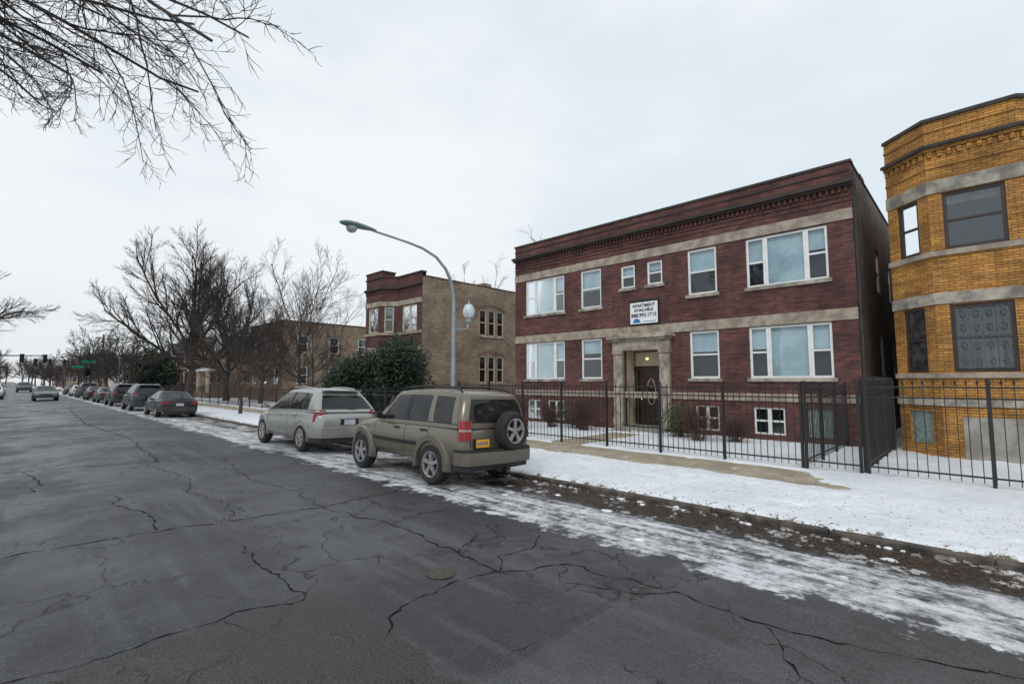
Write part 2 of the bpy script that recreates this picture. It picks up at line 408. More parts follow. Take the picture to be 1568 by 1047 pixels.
# ================================================================ RED APARTMENT BUILDING
def red_building():
    root = empty('brick_apartment_building')
    X0 = 16.7; Y0 = 2.4; Y1 = 15.9; H = 8.25
    F = ((X0, 0), (0, 1), (-1, 0))
    mb = MB()
    tr1 = (3.05, 5.36); tr2 = (12.94, 15.22); s1 = (6.33, 7.35); s2 = (11.03, 12.05)
    w1 = [(*tr1, 1.95, 3.6), (*s1, 1.95, 3.6), (*s2, 1.95, 3.6), (*tr2, 1.95, 3.6)]
    w2 = [(*tr1, 4.9, 6.52), (*s1, 4.9, 6.52), (*s2, 4.9, 6.52), (*tr2, 4.9, 6.52)]
    sm = [(8.33, 8.95, 5.5, 6.4), (9.47, 10.09, 5.5, 6.4)]
    bs = [(4.4, 5.3, .18, 1.02), (3.15, 3.8, .18, 1.02), (13.0, 13.9, .18, 1.02), (14.3, 15.1, .18, 1.02), (6.4, 7.2, .18, 1.02)]
    door = (8.5, 9.98, .15, 3.05)
    wall(mb, F, Y0, Y1, -.3, H, w1+w2+sm+bs+[door], red_brick, .13)
    FS = ((X0, Y0), (1, 0), (0, -1))
    sops = [(4+i*3.2, 4.9+i*3.2, z, z+1.5) for i in range(5) for z in (2.0, 4.95)]
    wall(mb, FS, 0, 19, -.3, H, sops, side_brick)
    FN = ((X0, Y1), (1, 0), (0, 1)); wall(mb, FN, 0, 19, -.3, H, [], side_brick)
    mb.face([(X0+19, Y0, -.3), (X0+19, Y1, -.3), (X0+19, Y1, H), (X0+19, Y0, H)], side_brick)
    mb.obj('walls', root)
    rf = MB(); rf.face([(X0+.3, Y0+.3, 7.7), (X0+18.8, Y0+.3, 7.7), (X0+18.8, Y1-.3, 7.7), (X0+.3, Y1-.3, 7.7)], roofing)
    for (a, b, c, d) in ((X0+.3, X0+.302, Y0+.3, Y1-.3), (X0+.3, X0+18.8, Y0+.3, Y0+.302), (X0+.3, X0+18.8, Y1-.302, Y1-.3)):
        rf.box(a, b, c, d, 7.702, H-.01, side_brick)
    rf.obj('roof', root)
    t = MB()
    def bnd(z0, z1, d, m, ext=0): band(t, [(X0, Y0-ext), (X0, Y1+ext)], z0, z1, -.05, d, m)
    bnd(3.62, 3.96, .035, limestone, .004); bnd(6.56, 6.88, .035, limestone, .004); bnd(1.22, 1.46, .05, limestone, .004)
    bnd(7.60, 7.70, .24, cornice_brown, .03); bnd(7.53, 7.598, .15, cornice_brown, .02); bnd(7.26, 7.31, .04, red_brick); bnd(7.1, 7.14, .03, red_brick)
    bnd(8.0, 8.05, .03, cornice_brown)
    y = Y0+.08
    while y < Y1-.1:
        t.fbox(F, y, y+.07, 7.38, 7.528, -.02, .08, red_brick); y += .16
    t.box(X0-.04, X0+.34, Y0-.04, Y1+.04, H+.002, H+.08, coping)
    t.box(X0+.342, X0+19, Y0-.03, Y0+.31, H+.001, H+.06, coping); t.box(X0+.342, X0+19, Y1-.31, Y1+.03, H+.001, H+.06, coping)
    t.box(X0+4.2, X0+4.9, Y0+.32, Y0+.95, 7.7, 9.2, tan_brick); t.box(X0+4.15, X0+4.95, Y0+.30, Y0+1.0, 9.2, 9.3, coping)
    t.box(X0+.02, X0+.10, Y0-.10, Y0-.02, 0, 8.0, coping)
    t.obj('stone_bands_and_cornice', root)
    w = MB()
    for o in w1: window(w, F, o, 'triple' if o[1]-o[0] > 2 else 'dh', bl=.42, sill=lime_dirty)
    for o in w2: window(w, F, o, 'triple' if o[1]-o[0] > 2 else 'dh', bl=.55, sill=lime_dirty)
    for o in sm: window(w, F, o, 'dh', bl=.4, sill=lime_dirty)
    for i, o in enumerate(bs):
        if i == 1: w.ffac(F, o[0], o[1], o[2], o[3], -.06, glass_block)
        else: window(w, F, o, 'pair', bl=0, fw=.05)
    for o in sops: window(w, FS, o, 'dh', bl=.4)
    w.obj('windows', root)
    p = MB()
    a, b, z0, z1 = door
    for (u0, u1) in ((8.08, 8.46), (10.02, 10.4)):
        p.fbox(F, u0, u1, .15, 3.02, -.03, .16, limestone); p.fbox(F, u0-.03, u1+.03, .15, .45, -.031, .20, limestone)
        p.fbox(F, u0-.03, u1+.03, 2.9, 3.03, -.031, .21, limestone)
        p.fbox(F, u0+.08, u1-.08, .6, 2.75, .16, .175, lime_dirty)
        p.fbox(F, u0+.05, u1-.05, 3.40, 3.47, .2, .3, limestone)
    p.fbox(F, 8.04, 10.44, 3.032, 3.4, -.032, .17, limestone)
    p.fbox(F, 7.98, 10.5, 3.402, 3.48, -.033, .24, limestone)
    p.fbox(F, 7.88, 10.6, 3.482, 3.58, -.034, .34, lime_dirty)
    p.fbox(F, 7.94, 10.54, 3.582, 3.66, -.035, .28, lime_dirty)
    for i in range(18): p.fbox(F, 8.06+i*.135, 8.12+i*.135, 3.33, 3.4, .17, .21, limestone)
    D = -.75
    p.face([fp(F, a, z0, -.12), fp(F, a, z1, -.12), fp(F, a, z1, D), fp(F, a, z0, D)], cream_frame)
    p.face([fp(F, b, z0, -.12), fp(F, b, z1, -.12), fp(F, b, z1, D), fp(F, b, z0, D)], cream_frame)
    p.face([fp(F, a, z1, -.12), fp(F, b, z1, -.12), fp(F, b, z1, D), fp(F, a, z1, D)], cream_frame)
    p.face([fp(F, a, z0, .3), fp(F, b, z0, .3), fp(F, b, z0, D), fp(F, a, z0, D)], concrete)
    p.ffac(F, a, b, z0, z1, D-.02, brown_frame)
    p.obj('entrance_portal', root, bevel=.008)
    dr = MB()
    c = (a+b)/2
    dr.fbox(F, c-.48, c+.48, .2, 2.3, D, D+.06, door_wood)
    for (u0, u1) in ((a, c-.55), (c+.55, b)):
        dr.fbox(F, u0, u1, .2, 2.3, D, D+.05, door_wood); dr.ffac(F, u0+.04, u1-.04, .9, 2.2, D+.055, wglass_d)
    dr.fbox(F, a, b, 2.3, 2.4, D, D+.08, door_wood); dr.ffac(F, a+.05, b-.05, 2.45, 3.0, D+.03, cream_frame)
    ring = [fp(F, c+.17*math.cos(k*math.pi/12), 1.45+.48*math.sin(k*math.pi/12), D+.066) for k in range(24)]
    dr.face(ring, wglass_d)
    rr = [Vector(fp(F, c+.18*math.cos(k*math.pi/12), 1.45+.49*math.sin(k*math.pi/12), D+.07)) for k in range(25)]
    dr.tube(rr, [.013]*25, 5, cream_frame)
    for k in (-1, 1): dr.tube([Vector(fp(F, c+k*.34, .4, D+.07)), Vector(fp(F, c+k*.34, 2.15, D+.07))], [.012]*2, 4, brown_frame)
    dr.lathe([(.03, -.03), (.04, 0), (.03, .03)], fp(F, c+.4, 1.15, D+.1), 'z', 8, chrome)
    dr.obj('front_door', root)
    lm, nt, bb = newmat('porch_light'); bb.inputs['Emission Color'].default_value = (1, .62, .25, 1); bb.inputs['Emission Strength'].default_value = 3; nt.links.new(MIX(nt, NOISE(nt, OBJC(nt), 4), (.9, .7, .4), (.8, .6, .3)), bb.inputs['Base Color'])
    l = MB(); l.lathe([(.001, -.05), (.045, -.03), (.055, 0), (.045, .03), (.001, .05)], fp(F, c, 2.72, D+.35), 'z', 12, lm); l.obj('porch_lamp', root, True)
    st = MB(); st.box(X0-.5, X0-.02, 8.3, 10.2, -.1, .15, concrete); st.box(X0-.95, X0-.502, 8.3, 10.2, -.1, .03, concrete)
    st.obj('front_steps', root)
    sg = empty('apartment_sign')
    s = MB(); s.fbox(F, 8.5, 9.66, 4.04, 4.86, .04, .08, sign_white); s.fbox(F, 8.5, 9.66, 4.862, 4.96, .04, .082, sign_black)
    for (u0, u1, z0, z1) in ((8.48, 8.5, 4.02, 4.97), (9.66, 9.68, 4.02, 4.97), (8.5, 9.66, 4.02, 4.038)): s.fbox(F, u0, u1, z0, z1, .03, .09, sign_black)
    s.face([fp(F, 9.55, 4.08, .083), fp(F, 9.2, 4.08, .083), fp(F, 9.27, 4.2, .083), fp(F, 9.4, 4.26, .083), fp(F, 9.5, 4.2, .083)], sign_blue)
    s.fbox(F, 8.58, 9.1, 4.10, 4.13, .08, .083, sign_blue)
    s.obj('panel', sg)
    for (txt, z, sz) in (('APARTMENT', 4.68, .165), ('AVAILABLE', 4.51, .165), ('888.993.1715', 4.30, .195)):
        cu = bpy.data.curves.new('text', 'FONT'); cu.body = txt; cu.size = sz; cu.align_x = 'CENTER'; cu.extrude = .002; cu.offset = .004
        o = bpy.data.objects.new('lettering', cu); COL.objects.link(o); cu.materials.append(sign_black); o.parent = sg
        o.matrix_world = Matrix(((0, 0, -1, X0-.087), (-1, 0, 0, 9.08), (0, 1, 0, z), (0, 0, 0, 1)))
red_building()

# ================================================================ BAY-FRONTED HOUSES
def bayhouse(name, pts, H, bmat, xback, frm, gl, style, wins, bandm, side, top):
    root = empty(name)
    mb = MB(); w = MB()
    for i in range(len(pts)-1):
        F, L = seg(pts[i], pts[i+1])
        ops = [o for (k, *o) in wins if k == i]
        wall(mb, F, 0, L, -.3, H, [tuple(o[:4]) for o in ops], bmat)
        for o in ops:
            a, b, c, d = o[:4]
            if o[4] == 'board':
                sash(w, F, a, b, c, d, frm, boarded, .07)
                w.ffac(F, a, b, c, d, -.12, room)
            elif o[4] == 'grille':
                sash(w, F, a, b, c, d, frm, wglass_d, .08); roombox(w, F, a, b, c, d)
                w.ffac(F, a+.25, a+.6, c+.1, c+.62, -.25, curtain)
                for k in range(9): u = a+.09+(b-a-.18)*k/8; w.fbox(F, u-.008, u+.008, c+.08, d-.08, -.03, -.018, grille)
                for zz in (c+.1, (c+d)/2, d-.1): w.fbox(F, a+.08, b-.08, zz-.010, zz+.010, -.017, -.008, grille)
                for k in range(4):
                    for zz in (c+.25, c+.62, d-.6, d-.26):
                        uc = a+.09+(b-a-.18)*(2*k+1)/8; rr = .075
                        w.tube([Vector(fp(F, uc+rr*math.cos(t*.7)*(1-t*.06), zz+1.6*rr*math.sin(t*.7)*(1-t*.06), -.012)) for t in range(11)], [.010]*11, 4, grille)
            elif o[4] == 'block': w.ffac(F, a, b, c, d, -.05, glass_block)
            else: window(w, F, (a, b, c, d), o[4], frm, gl, bl=o[5], fw=.08, bm=curtain if o[5] and o[5] < .3 else None)
    p0 = pts[0]; p1 = pts[-1]
    FS = (p0, (1, 0), (0, -1)); sw = side.get('s', [])
    wall(mb, FS, 0, xback-p0[0], -.3, H-.25, [s[:4] for s in sw], side['mat'])
    for s in sw: window(w, FS, s[:4], s[4], cream_frame, gl, bl=.3, fw=.08, sill=lime_dirty)
    FN = (p1, (1, 0), (0, 1)); wall(mb, FN, 0, xback-p1[0], -.3, H-.25, [], side['mat'])
    mb.face([(xback, p0[1], -.3), (xback, p1[1], -.3), (xback, p1[1], H-.25), (xback, p0[1], H-.25)], side['mat'])
    mb.obj('walls', root); w.obj('windows', root)
    t = MB()
    for (z0, z1, d, m) in bandm: band(t, pts, z0, z1, -.04, d, m)
    for i in range(len(pts)-1):
        F, L = seg(pts[i], pts[i+1]); n = max(2, int(L/.17))
        for k in range(n):
            u = L*(k+.5)/n; t.fbox(F, u-.04, u+.04, top-.24, top-.1, -.02, .06, bmat)
    band(t, pts, H+.002, H+.09, -.3, .06, coping)
    t.box(p0[0]+.32, xback, p0[1]-.02, p0[1]+.25, H-.248, H-.17, coping); t.box(p1[0]+.32, xback, p1[1]-.25, p1[1]+.02, H-.248, H-.17, coping)
    t.obj('stone_bands_and_cornice', root)
    r = MB(); q = [(x, y, H-.7) for x, y in offs(pts, -.25)]; r.face(q+[(xback-.1, p1[1]-.1, H-.7), (xback-.1, p0[1]+.1, H-.7)], roofing)
    for k in range(len(q)-1): r.face([q[k], q[k+1], (*q[k+1][:2], H), (*q[k][:2], H)], bmat)
    r.obj('roof', root)
    return root, t
ypts = [(16.72, -8), (16.72, -1.85), (15.9, -.94), (15.9, .70), (16.72, 1.60)]
yw = []
for (z0, z1, st, st2) in ((2.07, 3.72, 'board', 'grille'), (5.1, 6.53, 'dh', 'dh')):
    yw += [(2, .27, 1.38, z0, z1, st2, .22), (3, .30, .92, z0, z1, st, .2), (1, .30, .92, z0, z1, st, 0), (0, 1.2, 2.4, z0, z1, st, 0), (0, 3.6, 4.8, z0, z1, st, 0)]
yw += [(3, .30, .92, .28, 1.1, 'block', 0)]
root, _ = bayhouse('yellow_brick_house', ypts, 8.42, yel_brick, 34, brown_frame, wglass_d, 'dh', yw,
    [(6.55, 6.88, .04, lime_dirty), (3.75, 4.03, .04, lime_dirty), (4.95, 5.08, .07, limestone), (1.93, 2.05, .07, limestone), (1.25, 1.45, .06, lime_dirty),
     (7.72, 7.80, .14, coping), (7.64, 7.718, .06, yel_brick), (8.15, 8.2, .03, yel_brick), (7.2, 7.25, .03, yel_brick)], {'mat': tan_brick}, 7.72)
c = MB(); F, L = seg(ypts[2], ypts[3]); c.fbox(F, .05, L-.35, -.1, 1.0, -.02, .03, concrete); c.obj('basement_patch', root)

npts = [(16.7, 23.5), (16.7, 26.1), (15.95, 26.85), (15.95, 28.7), (16.7, 29.45), (16.7, 29.8)]
nw = []
for (z0, z1) in ((1.95, 3.65), (4.9, 6.5)):
    nw += [(0, .55, 2.1, z0, z1, 'pair', .3), (1, .25, .85, z0, z1, 'dh', .3), (2, .35, 1.5, z0, z1, 'dh', .3), (3, .25, .85, z0, z1, 'dh', .3)]
sw = []
for (z0, z1) in ((1.75, 3.5), (4.85, 6.6)):
    sw += [(4.55, 5.2, z0, z1, 'dh'), (5.35, 6.0, z0, z1, 'dh'), (6.15, 6.8, z0, z1, 'dh'), (10.5, 11.4, z0, z1, 'dh')]
root2, _ = bayhouse('tan_brick_house', npts, 8.35, mar_brick, 33, cream_frame, wglass_d, 'dh', nw,
    [(6.55, 6.85, .04, limestone), (4.72, 4.87, .06, limestone), (3.7, 3.98, .04, limestone), (1.78, 1.93, .06, limestone), (7.62, 7.74, .15, coping)],
    {'mat': tan_brick, 's': sw}, 7.62)
t = MB()
FS = ((16.7, 23.5), (1, 0), (0, -1))
for (z0, z1) in ((1.75, 3.5), (4.85, 6.6)):
    for k in range(9):
        a0 = -1+2*k/9; a1 = -1+2*(k+1)/9
        u0 = 5.67+a0*1.25; u1 = 5.67+a1*1.25; h0 = .28*(1-a0*a0); h1 = .28*(1-a1*a1)
        t.hexa([fp(FS, u0, z1+h0-.02, -.02), fp(FS, u1, z1+h1-.02, -.02), fp(FS, u1, z1+h1-.02, .04), fp(FS, u0, z1+h0-.02, .04),
                fp(FS, u0, z1+h0+.10, -.02), fp(FS, u1, z1+h1+.10, -.02), fp(FS, u1, z1+h1+.10, .04), fp(FS, u0, z1+h0+.10, .04)], brn_brick)
t.box(22, 22.7, 23.9, 24.6, 7.6, 8.5, tan_brick); t.box(15.97, 16.9, 26.8, 28.75, 8.45, 8.75, mar_brick); t.box(15.93, 16.95, 26.75, 28.8, 8.752, 8.83, coping)
t.obj('arches_and_chimney', root2)

def simple_house(name, x0, x1, y0, y1, H, bmat, smat, gable=False, porch=False, frm=None):
    root = empty(name); mb = MB(); w = MB(); frm = frm or white_frame
    F = ((x0, 0), (0, 1), (-1, 0)); FS = ((0, y0), (1, 0), (0, -1))
    fl = [(1.6, 3.2)] + ([(4.5, 6.1)] if H > 6 else [])
    ops = []; n = max(2, int((y1-y0)/2.6))
    for (a, b) in fl:
        for i in range(n):
            c = y0+(i+.5)*(y1-y0)/n; ops.append((c-.55, c+.55, a, b))
    so = []
    for (a, b) in fl:
        for i in range(4): c = x0+1.8+i*(x1-x0-3)/4; so.append((c-.5, c+.5, a, b))
    wall(mb, F, y0, y1, -.3, H, ops, bmat); wall(mb, FS, x0, x1, -.3, H, so, smat)
    for o in ops: window(w, F, o, 'dh', frm, wglass_d, bl=.4, fw=.08)
    for o in so: window(w, FS, o, 'dh', frm, wglass_d, bl=.4, fw=.08)
    mb.face([(x0, y1, -.3), (x1, y1, -.3), (x1, y1, H), (x0, y1, H)], smat); mb.face([(x1, y0, -.3), (x1, y1, -.3), (x1, y1, H), (x1, y0, H)], smat)
    r = MB()
    if gable:
        ym = (y0+y1)/2; r.face([(x0-.4, y0-.4, H-.1), (x1, y0-.4, H-.1), (x1, ym, H+2.2), (x0-.4, ym, H+2.2)], roofing)
        r.face([(x0-.4, y1+.4, H-.1), (x1, y1+.4, H-.1), (x1, ym, H+2.2), (x0-.4, ym, H+2.2)], roofing)
        mb.face([(x0, y0, H), (x0, y1, H), (x0, ym, H+2.1)], white_wall)
        r.tube([Vector((x0-.4, y0-.4, H-.1)), Vector((x0-.4, ym, H+2.2)), Vector((x0-.4, y1+.4, H-.1))], [.1]*3, 4, white_frame)
    else:
        r.box(x0-.06, x1+.05, y0-.05, y1+.05, H, H+.1, coping); band(r, [(x0, y0), (x0, y1)], H-.9, H-.75, -.02, .15, limestone); band(r, [(x0, y0), (x0, y1)], 3.5, 3.75, -.02, .05, limestone)
    if porch:
        r.box(x0-2.2, x0-.01, y0+.5, y1-.5, 3.0, 3.25, white_frame); r.box(x0-2.2, x0-.01, y0+.5, y1-.5, -.2, .6, brn_brick)
        for yy in (y0+.6, (y0+y1)/2, y1-.8): r.box(x0-2.1, x0-1.85, yy, yy+.25, .6, 3.0, cream_frame)
    mb.obj('walls', root); w.obj('windows', root); r.obj('roof_and_trim', root)
simple_house('brick_two_flat', 16.9, 32, 45, 53.5, 7.3, brn_brick, tan_brick)
simple_house('brick_bungalow', 17, 30, 60, 69, 5.2, brn_brick, brn_brick, True, True, cream_frame)
simple_house('brick_two_flat', 16.8, 32, 73, 81, 7.6, mar_brick, tan_brick)
simple_house('frame_house', 17, 30, 85, 92, 5.4, tan_brick, tan_brick, True, True)
simple_house('white_shop', 12.5, 30, 103, 116, 4.8, white_wall, white_wall)
simple_house('brick_corner_building', 12, 30, 140, 170, 7.8, brn_brick, tan_brick)
simple_house('brick_row_building', 12, 30, 200, 260, 7, mar_brick, tan_brick)
simple_house('rear_garage', 42, 49, -6, 12, 3.0, tan_brick, tan_brick)

# ================================================================ GROUND
def roadz(x):
    return -.026*max(0, x-3) - .03*max(0, 1-x)
g = MB(); g.face([(-2500, -2500, -.5), (2500, -2500, -.5), (2500, 2500, -.5), (-2500, 2500, -.5)], snow); g.obj('ground')
g = MB(); xs = [-3.2+i*.3 for i in range(36)]+[7.6]; ys = [-40, -10, 0, 10, 30, 80, 200, 900]
for a, b in zip(xs, xs[1:]):
    for c, d in zip(ys, ys[1:]): g.face([(a, c, roadz(a)), (b, c, roadz(b)), (b, d, roadz(b)), (a, d, roadz(a))], asphalt)
ro = g.obj('road', smooth=True, recalc=True)
kerbm = pm('kerb_concrete', (.12, .10, .085), (.035, .03, .027), 5, .85, .5)
g = MB(); y = -30
while y < 300:
    n = y+(1.5 if y < 40 else 20)
    g.box(7.36, 7.52, y, n-.01, -.6, -.045+.006*noise.noise(Vector((0, y, 3))), kerbm); y = n
g.obj('kerb', bevel=.02)
g = MB(); g.box(-3.36, -3.2, -30, 300, -.6, -.04, kerbm); g.obj('kerb', bevel=.02)
g = MB(); ys = [-40+4*i for i in range(100)]
for c, d in zip(ys, ys[1:]):
    for a, b in ((-60, -20), (-20, -3.3)): g.face([(a, c, -.05), (b, c, -.05), (b, d, -.05), (a, d, -.05)], snow)
g.obj('snowy_parkway')
g = MB(); g.box(10.25, 11.9, -30, 220, -.3, -.045, walkmat); g.obj('sidewalk')
g = MB(); g.box(11.902, 15.7, 8.6, 9.9, -.3, -.02, walkmat); g.obj('front_walk')
def sm(a, b, x):
    t = min(1, max(0, (x-a)/(b-a))); return t*t*(3-2*t)
def nz(x, y, s, o=0): return noise.noise(Vector((x*s, y*s, o)))
# footprints trodden into the parkway
FP = []
for (x0_, y0_, ang, n) in ((7.7, 4.6, .35, 8), (8.2, -1.6, 1.45, 12), (7.8, 1.0, .5, 7), (12.6, 4.0, 1.2, 9), (8.9, 5.5, -1.3, 9), (13.5, 0.2, 1.5, 5)):
    for k in range(n):
        s_ = (-1)**k*.12; FP.append((x0_+math.cos(ang)*.62*k-math.sin(ang)*s_+R.uniform(-.05, .05), y0_+math.sin(ang)*.62*k+math.cos(ang)*s_, ang))
def fprint(x, y):
    d = 0
    for (fx, fy_, a) in FP:
        dx = x-fx; dy = y-fy_
        if abs(dx) < .3 and abs(dy) < .3:
            u = dx*math.cos(a)+dy*math.sin(a); v = -dx*math.sin(a)+dy*math.cos(a); d = max(d, math.exp(-((u/.15)**2+(v/.075)**2)))
    return d
def snow_h(x, y, f=False):
    base = -.01+.03*sm(9, 17, x)+.035*nz(x, y, .5)+.024*nz(x, y, 2, 5)+.016*nz(x, y, 6, 9)
    w = .16*nz(x, y, 1.3, 2)+.06*nz(x, y, 5, 3)
    inw = sm(10.2, 10.42, x+w)*(1-sm(11.72, 11.95, x+w*.7))*sm(2.3, 3.2, y+w*4+(11.2-x)*.8)
    base -= .16*inw
    fw = sm(11.7, 11.9, x)*(1-sm(15.5, 15.7, x))*sm(8.62, 8.8, y+w)*(1-sm(9.7, 9.9, y+w))
    base -= .12*fw
    e = 7.39+.10*nz(0, y, .9, 7)+.06*nz(0, y, 4, 8)
    base -= .11*(1-sm(e, e+.2, x))
    if f: base -= .045*fprint(x, y)
    return base
xs = []; x = 7.36
while x < 17: xs.append(x); x += .075
while x < 60: xs.append(x); x += 2.5
ys = []; y = -6
while y < 12: ys.append(y); y += .08
while y < 18: ys.append(y); y += .14
while y < 60: ys.append(y); y += .45
while y < 300: ys.append(y); y += 5
ys = [-14, -12, -10, -8]+ys
me = bpy.data.meshes.new('snow'); nx = len(xs)
vs = [(a, b, snow_h(a, b, b < 14 and a < 17)) for b in ys for a in xs]
fs = [(j*nx+i, j*nx+i+1, (j+1)*nx+i+1, (j+1)*nx+i) for j in range(len(ys)-1) for i in range(nx-1)]
me.from_pydata(vs, [], fs); me.materials.append(snow); me.polygons.foreach_set('use_smooth', [True]*len(fs))
so = bpy.data.objects.new('snow_lawn', me); COL.objects.link(so)

def crack(mb, pts, w):
    P = []
    for (a, b) in zip(pts, pts[1:]):
        L = math.dist(a, b); n = max(2, int(L/.06))
        for i in range(n):
            t = i/n; P.append([a[0]+(b[0]-a[0])*t+.09*nz(a[0]+t*L, a[1]+t*L*1.3, 2.5, 1)+R.uniform(-.014, .014), a[1]+(b[1]-a[1])*t+.09*nz(a[0]-t*L, a[1]+t*L, 2.5, 4)+R.uniform(-.014, .014)])
    P.append(list(pts[-1])); prev = None
    for i, p in enumerate(P):
        q = P[min(i+1, len(P)-1)]; r = P[max(i-1, 0)]
        d = Vector((q[0]-r[0], q[1]-r[1])); d.normalize(); nrm = Vector((-d.y, d.x))
        ww = w*(.12+1.0*R.random()**1.5)*(1 if 0 < i < len(P)-1 else .1)
        z = roadz(p[0])+.004
        cur = ((p[0]+nrm.x*ww, p[1]+nrm.y*ww, z), (p[0]-nrm.x*ww, p[1]-nrm.y*ww, z))
        if prev: mb.face([prev[0], cur[0], cur[1], prev[1]], tar)
        prev = cur
    for i in range(3, len(P)-3):
        if R.random() < .05:
            a = R.uniform(0, 6.28); L = R.uniform(.1, .5); q = P[i]; pr = None
            for k in range(8):
                a += R.gauss(0, .3); q = [q[0]+math.cos(a)*L/8, q[1]+math.sin(a)*L/8]; ww = .003*(1-k/9)
                z = roadz(q[0])+.0045; cur = ((q[0]-math.sin(a)*ww, q[1]+math.cos(a)*ww, z), (q[0]+math.sin(a)*ww, q[1]-math.cos(a)*ww, z))
                if pr: mb.face([pr[0], cur[0], cur[1], pr[1]], tar)
                pr = cur
g = MB()
CR = [([(-3, 14.9), (-.03, 14.5), (2.17, 13.8), (4.9, 13.35)], .022), ([(-1.5, 7.9), (.04, 7.6), (.54, 7.53), (1.3, 7.42), (2.2, 7.29), (3.29, 7.13), (4.14, 7.32), (4.9, 7.4)], .016),
 ([(3.29, 7.13), (3.58, 5.65), (3.48, 4.19), (3.45, 3.5), (4.08, 3.23), (4.27, 2.04), (4.16, 1.3), (4.38, .43), (4.57, -.09), (4.6, -2)], .012),
 ([(4.16, 1.3), (3.77, 1.07), (3.55, .83), (3.5, .2)], .010), ([(1.91, 6.27), (1.87, 4.96), (1.86, 4.27), (1.44, 4.35), (1.05, 4.39), (.58, 4.36), (.06, 4.48), (-1, 4.5)], .012),
 ([(2.0, 3.2), (2.15, 3.46), (2.53, 3.57), (3.17, 3.6), (3.45, 3.5)], .011), ([(1.35, 10.3), (1.2, 9.4), (1.47, 8.5), (1.4, 7.5)], .014),
 ([(.3, 14.3), (.5, 12.8), (.35, 11.5)], .014), ([(3.45, 3.5), (3.8, 3.8), (4.3, 3.75), (4.7, 4.1)], .009), ([(4.08, 3.23), (3.7, 2.9), (3.9, 2.4), (4.27, 2.04)], .008),
 ([(3.58, 5.65), (4.2, 5.9), (4.6, 5.7)], .009), ([(2.2, 7.29), (2.4, 8.4), (2.2, 9.6), (2.5, 11), (2.17, 13.8)], .008), ([(-2, 20.5), (1, 20), (4, 20.4)], .03), ([(-2, 27), (2, 27.4), (5, 27)], .035), ([(2.5, 13.8), (2.8, 20), (2.4, 28), (2.9, 45)], .02),
 ([(3.48, 4.19), (3.8, 4.4), (4.25, 4.3), (4.5, 4.8)], .008), ([(4.14, 7.32), (4.0, 6.5), (4.25, 5.9)], .008), ([(3.3, 7.1), (3.5, 8.6), (3.3, 10.2), (3.7, 13.4)], .010)]
for p, w in CR: crack(g, p, w)
g.obj('road_cracks')
g = MB(); ring = [(3.0+.14*math.cos(k*math.pi/10), 3.85+.14*math.sin(k*math.pi/10), .006) for k in range(20)]
g.face(ring, pm('asphalt_plug', (.085, .078, .065), (.04, .037, .03), 30, .8, .3)); g.obj('utility_cover')

def lumps(name, n, mats, fpos, smin, smax, flat=.5):
    mb = MB()
    for _ in range(n):
        x, y, z = fpos(); s = smin+(smax-smin)*R.random()**2.5
        c = Vector((x, y, z)); k = 7
        r1 = [c+Vector((s*math.cos(t)*R.uniform(.6, 1.2), s*math.sin(t)*R.uniform(.7, 1.7), -.005)) for t in [2*math.pi*i/k for i in range(k)]]
        r2 = [c+(p-c)*.65+Vector((0, 0, s*flat*R.uniform(.7, 1.2))) for p in r1]
        m = R.choice(mats); b = len(mb.v); kk = mb.mi(m)
        mb.v += [tuple(p) for p in r1]+[tuple(p) for p in r2]
        for i in range(k): mb.f.append((b+i, b+(i+1) % k, b+k+(i+1) % k, b+k+i)); mb.m.append(kk)
        mb.f.append(tuple(b+k+i for i in range(k))); mb.m.append(kk)
    mb.obj(name, smooth=True)
def f1():
    x = R.gauss(7.34, .10); y = R.uniform(-2, 13); return x, y, (roadz(x) if x < 7.36 else snow_h(x, y))+.004
lumps('snow_clumps', 340, [snow_clean, snow_dirty, snow_dirty], f1, .008, .05)
def f2():
    x = R.uniform(5.0, 7.3); y = R.uniform(0, 10); return x, y, roadz(x)+.002
lumps('slush_clumps', 90, [snow_clean, snow_dirty], f2, .01, .08, .22)
g = MB()
for _ in range(2600):
    x = R.gauss(6.95, .22) if R.random() < .75 else R.uniform(7.4, 10); y = R.uniform(-1, 8) if R.random() < .8 else R.uniform(-2, 16)
    if x > 7.36: z = snow_h(x, y)+.006
    else: z = roadz(x)+.008
    a = R.uniform(0, 6.28); s = R.uniform(.008, .026) if x < 7.4 else R.uniform(.005, .015); dx = math.cos(a)*s; dy = math.sin(a)*s
    g.face([(x+dx, y+dy, z), (x-dy*.6, y+dx*.6, z+.01), (x-dx, y-dy, z), (x+dy*.6, y-dx*.6, z+.006)], leaf_dead)
g.obj('fallen_leaves')

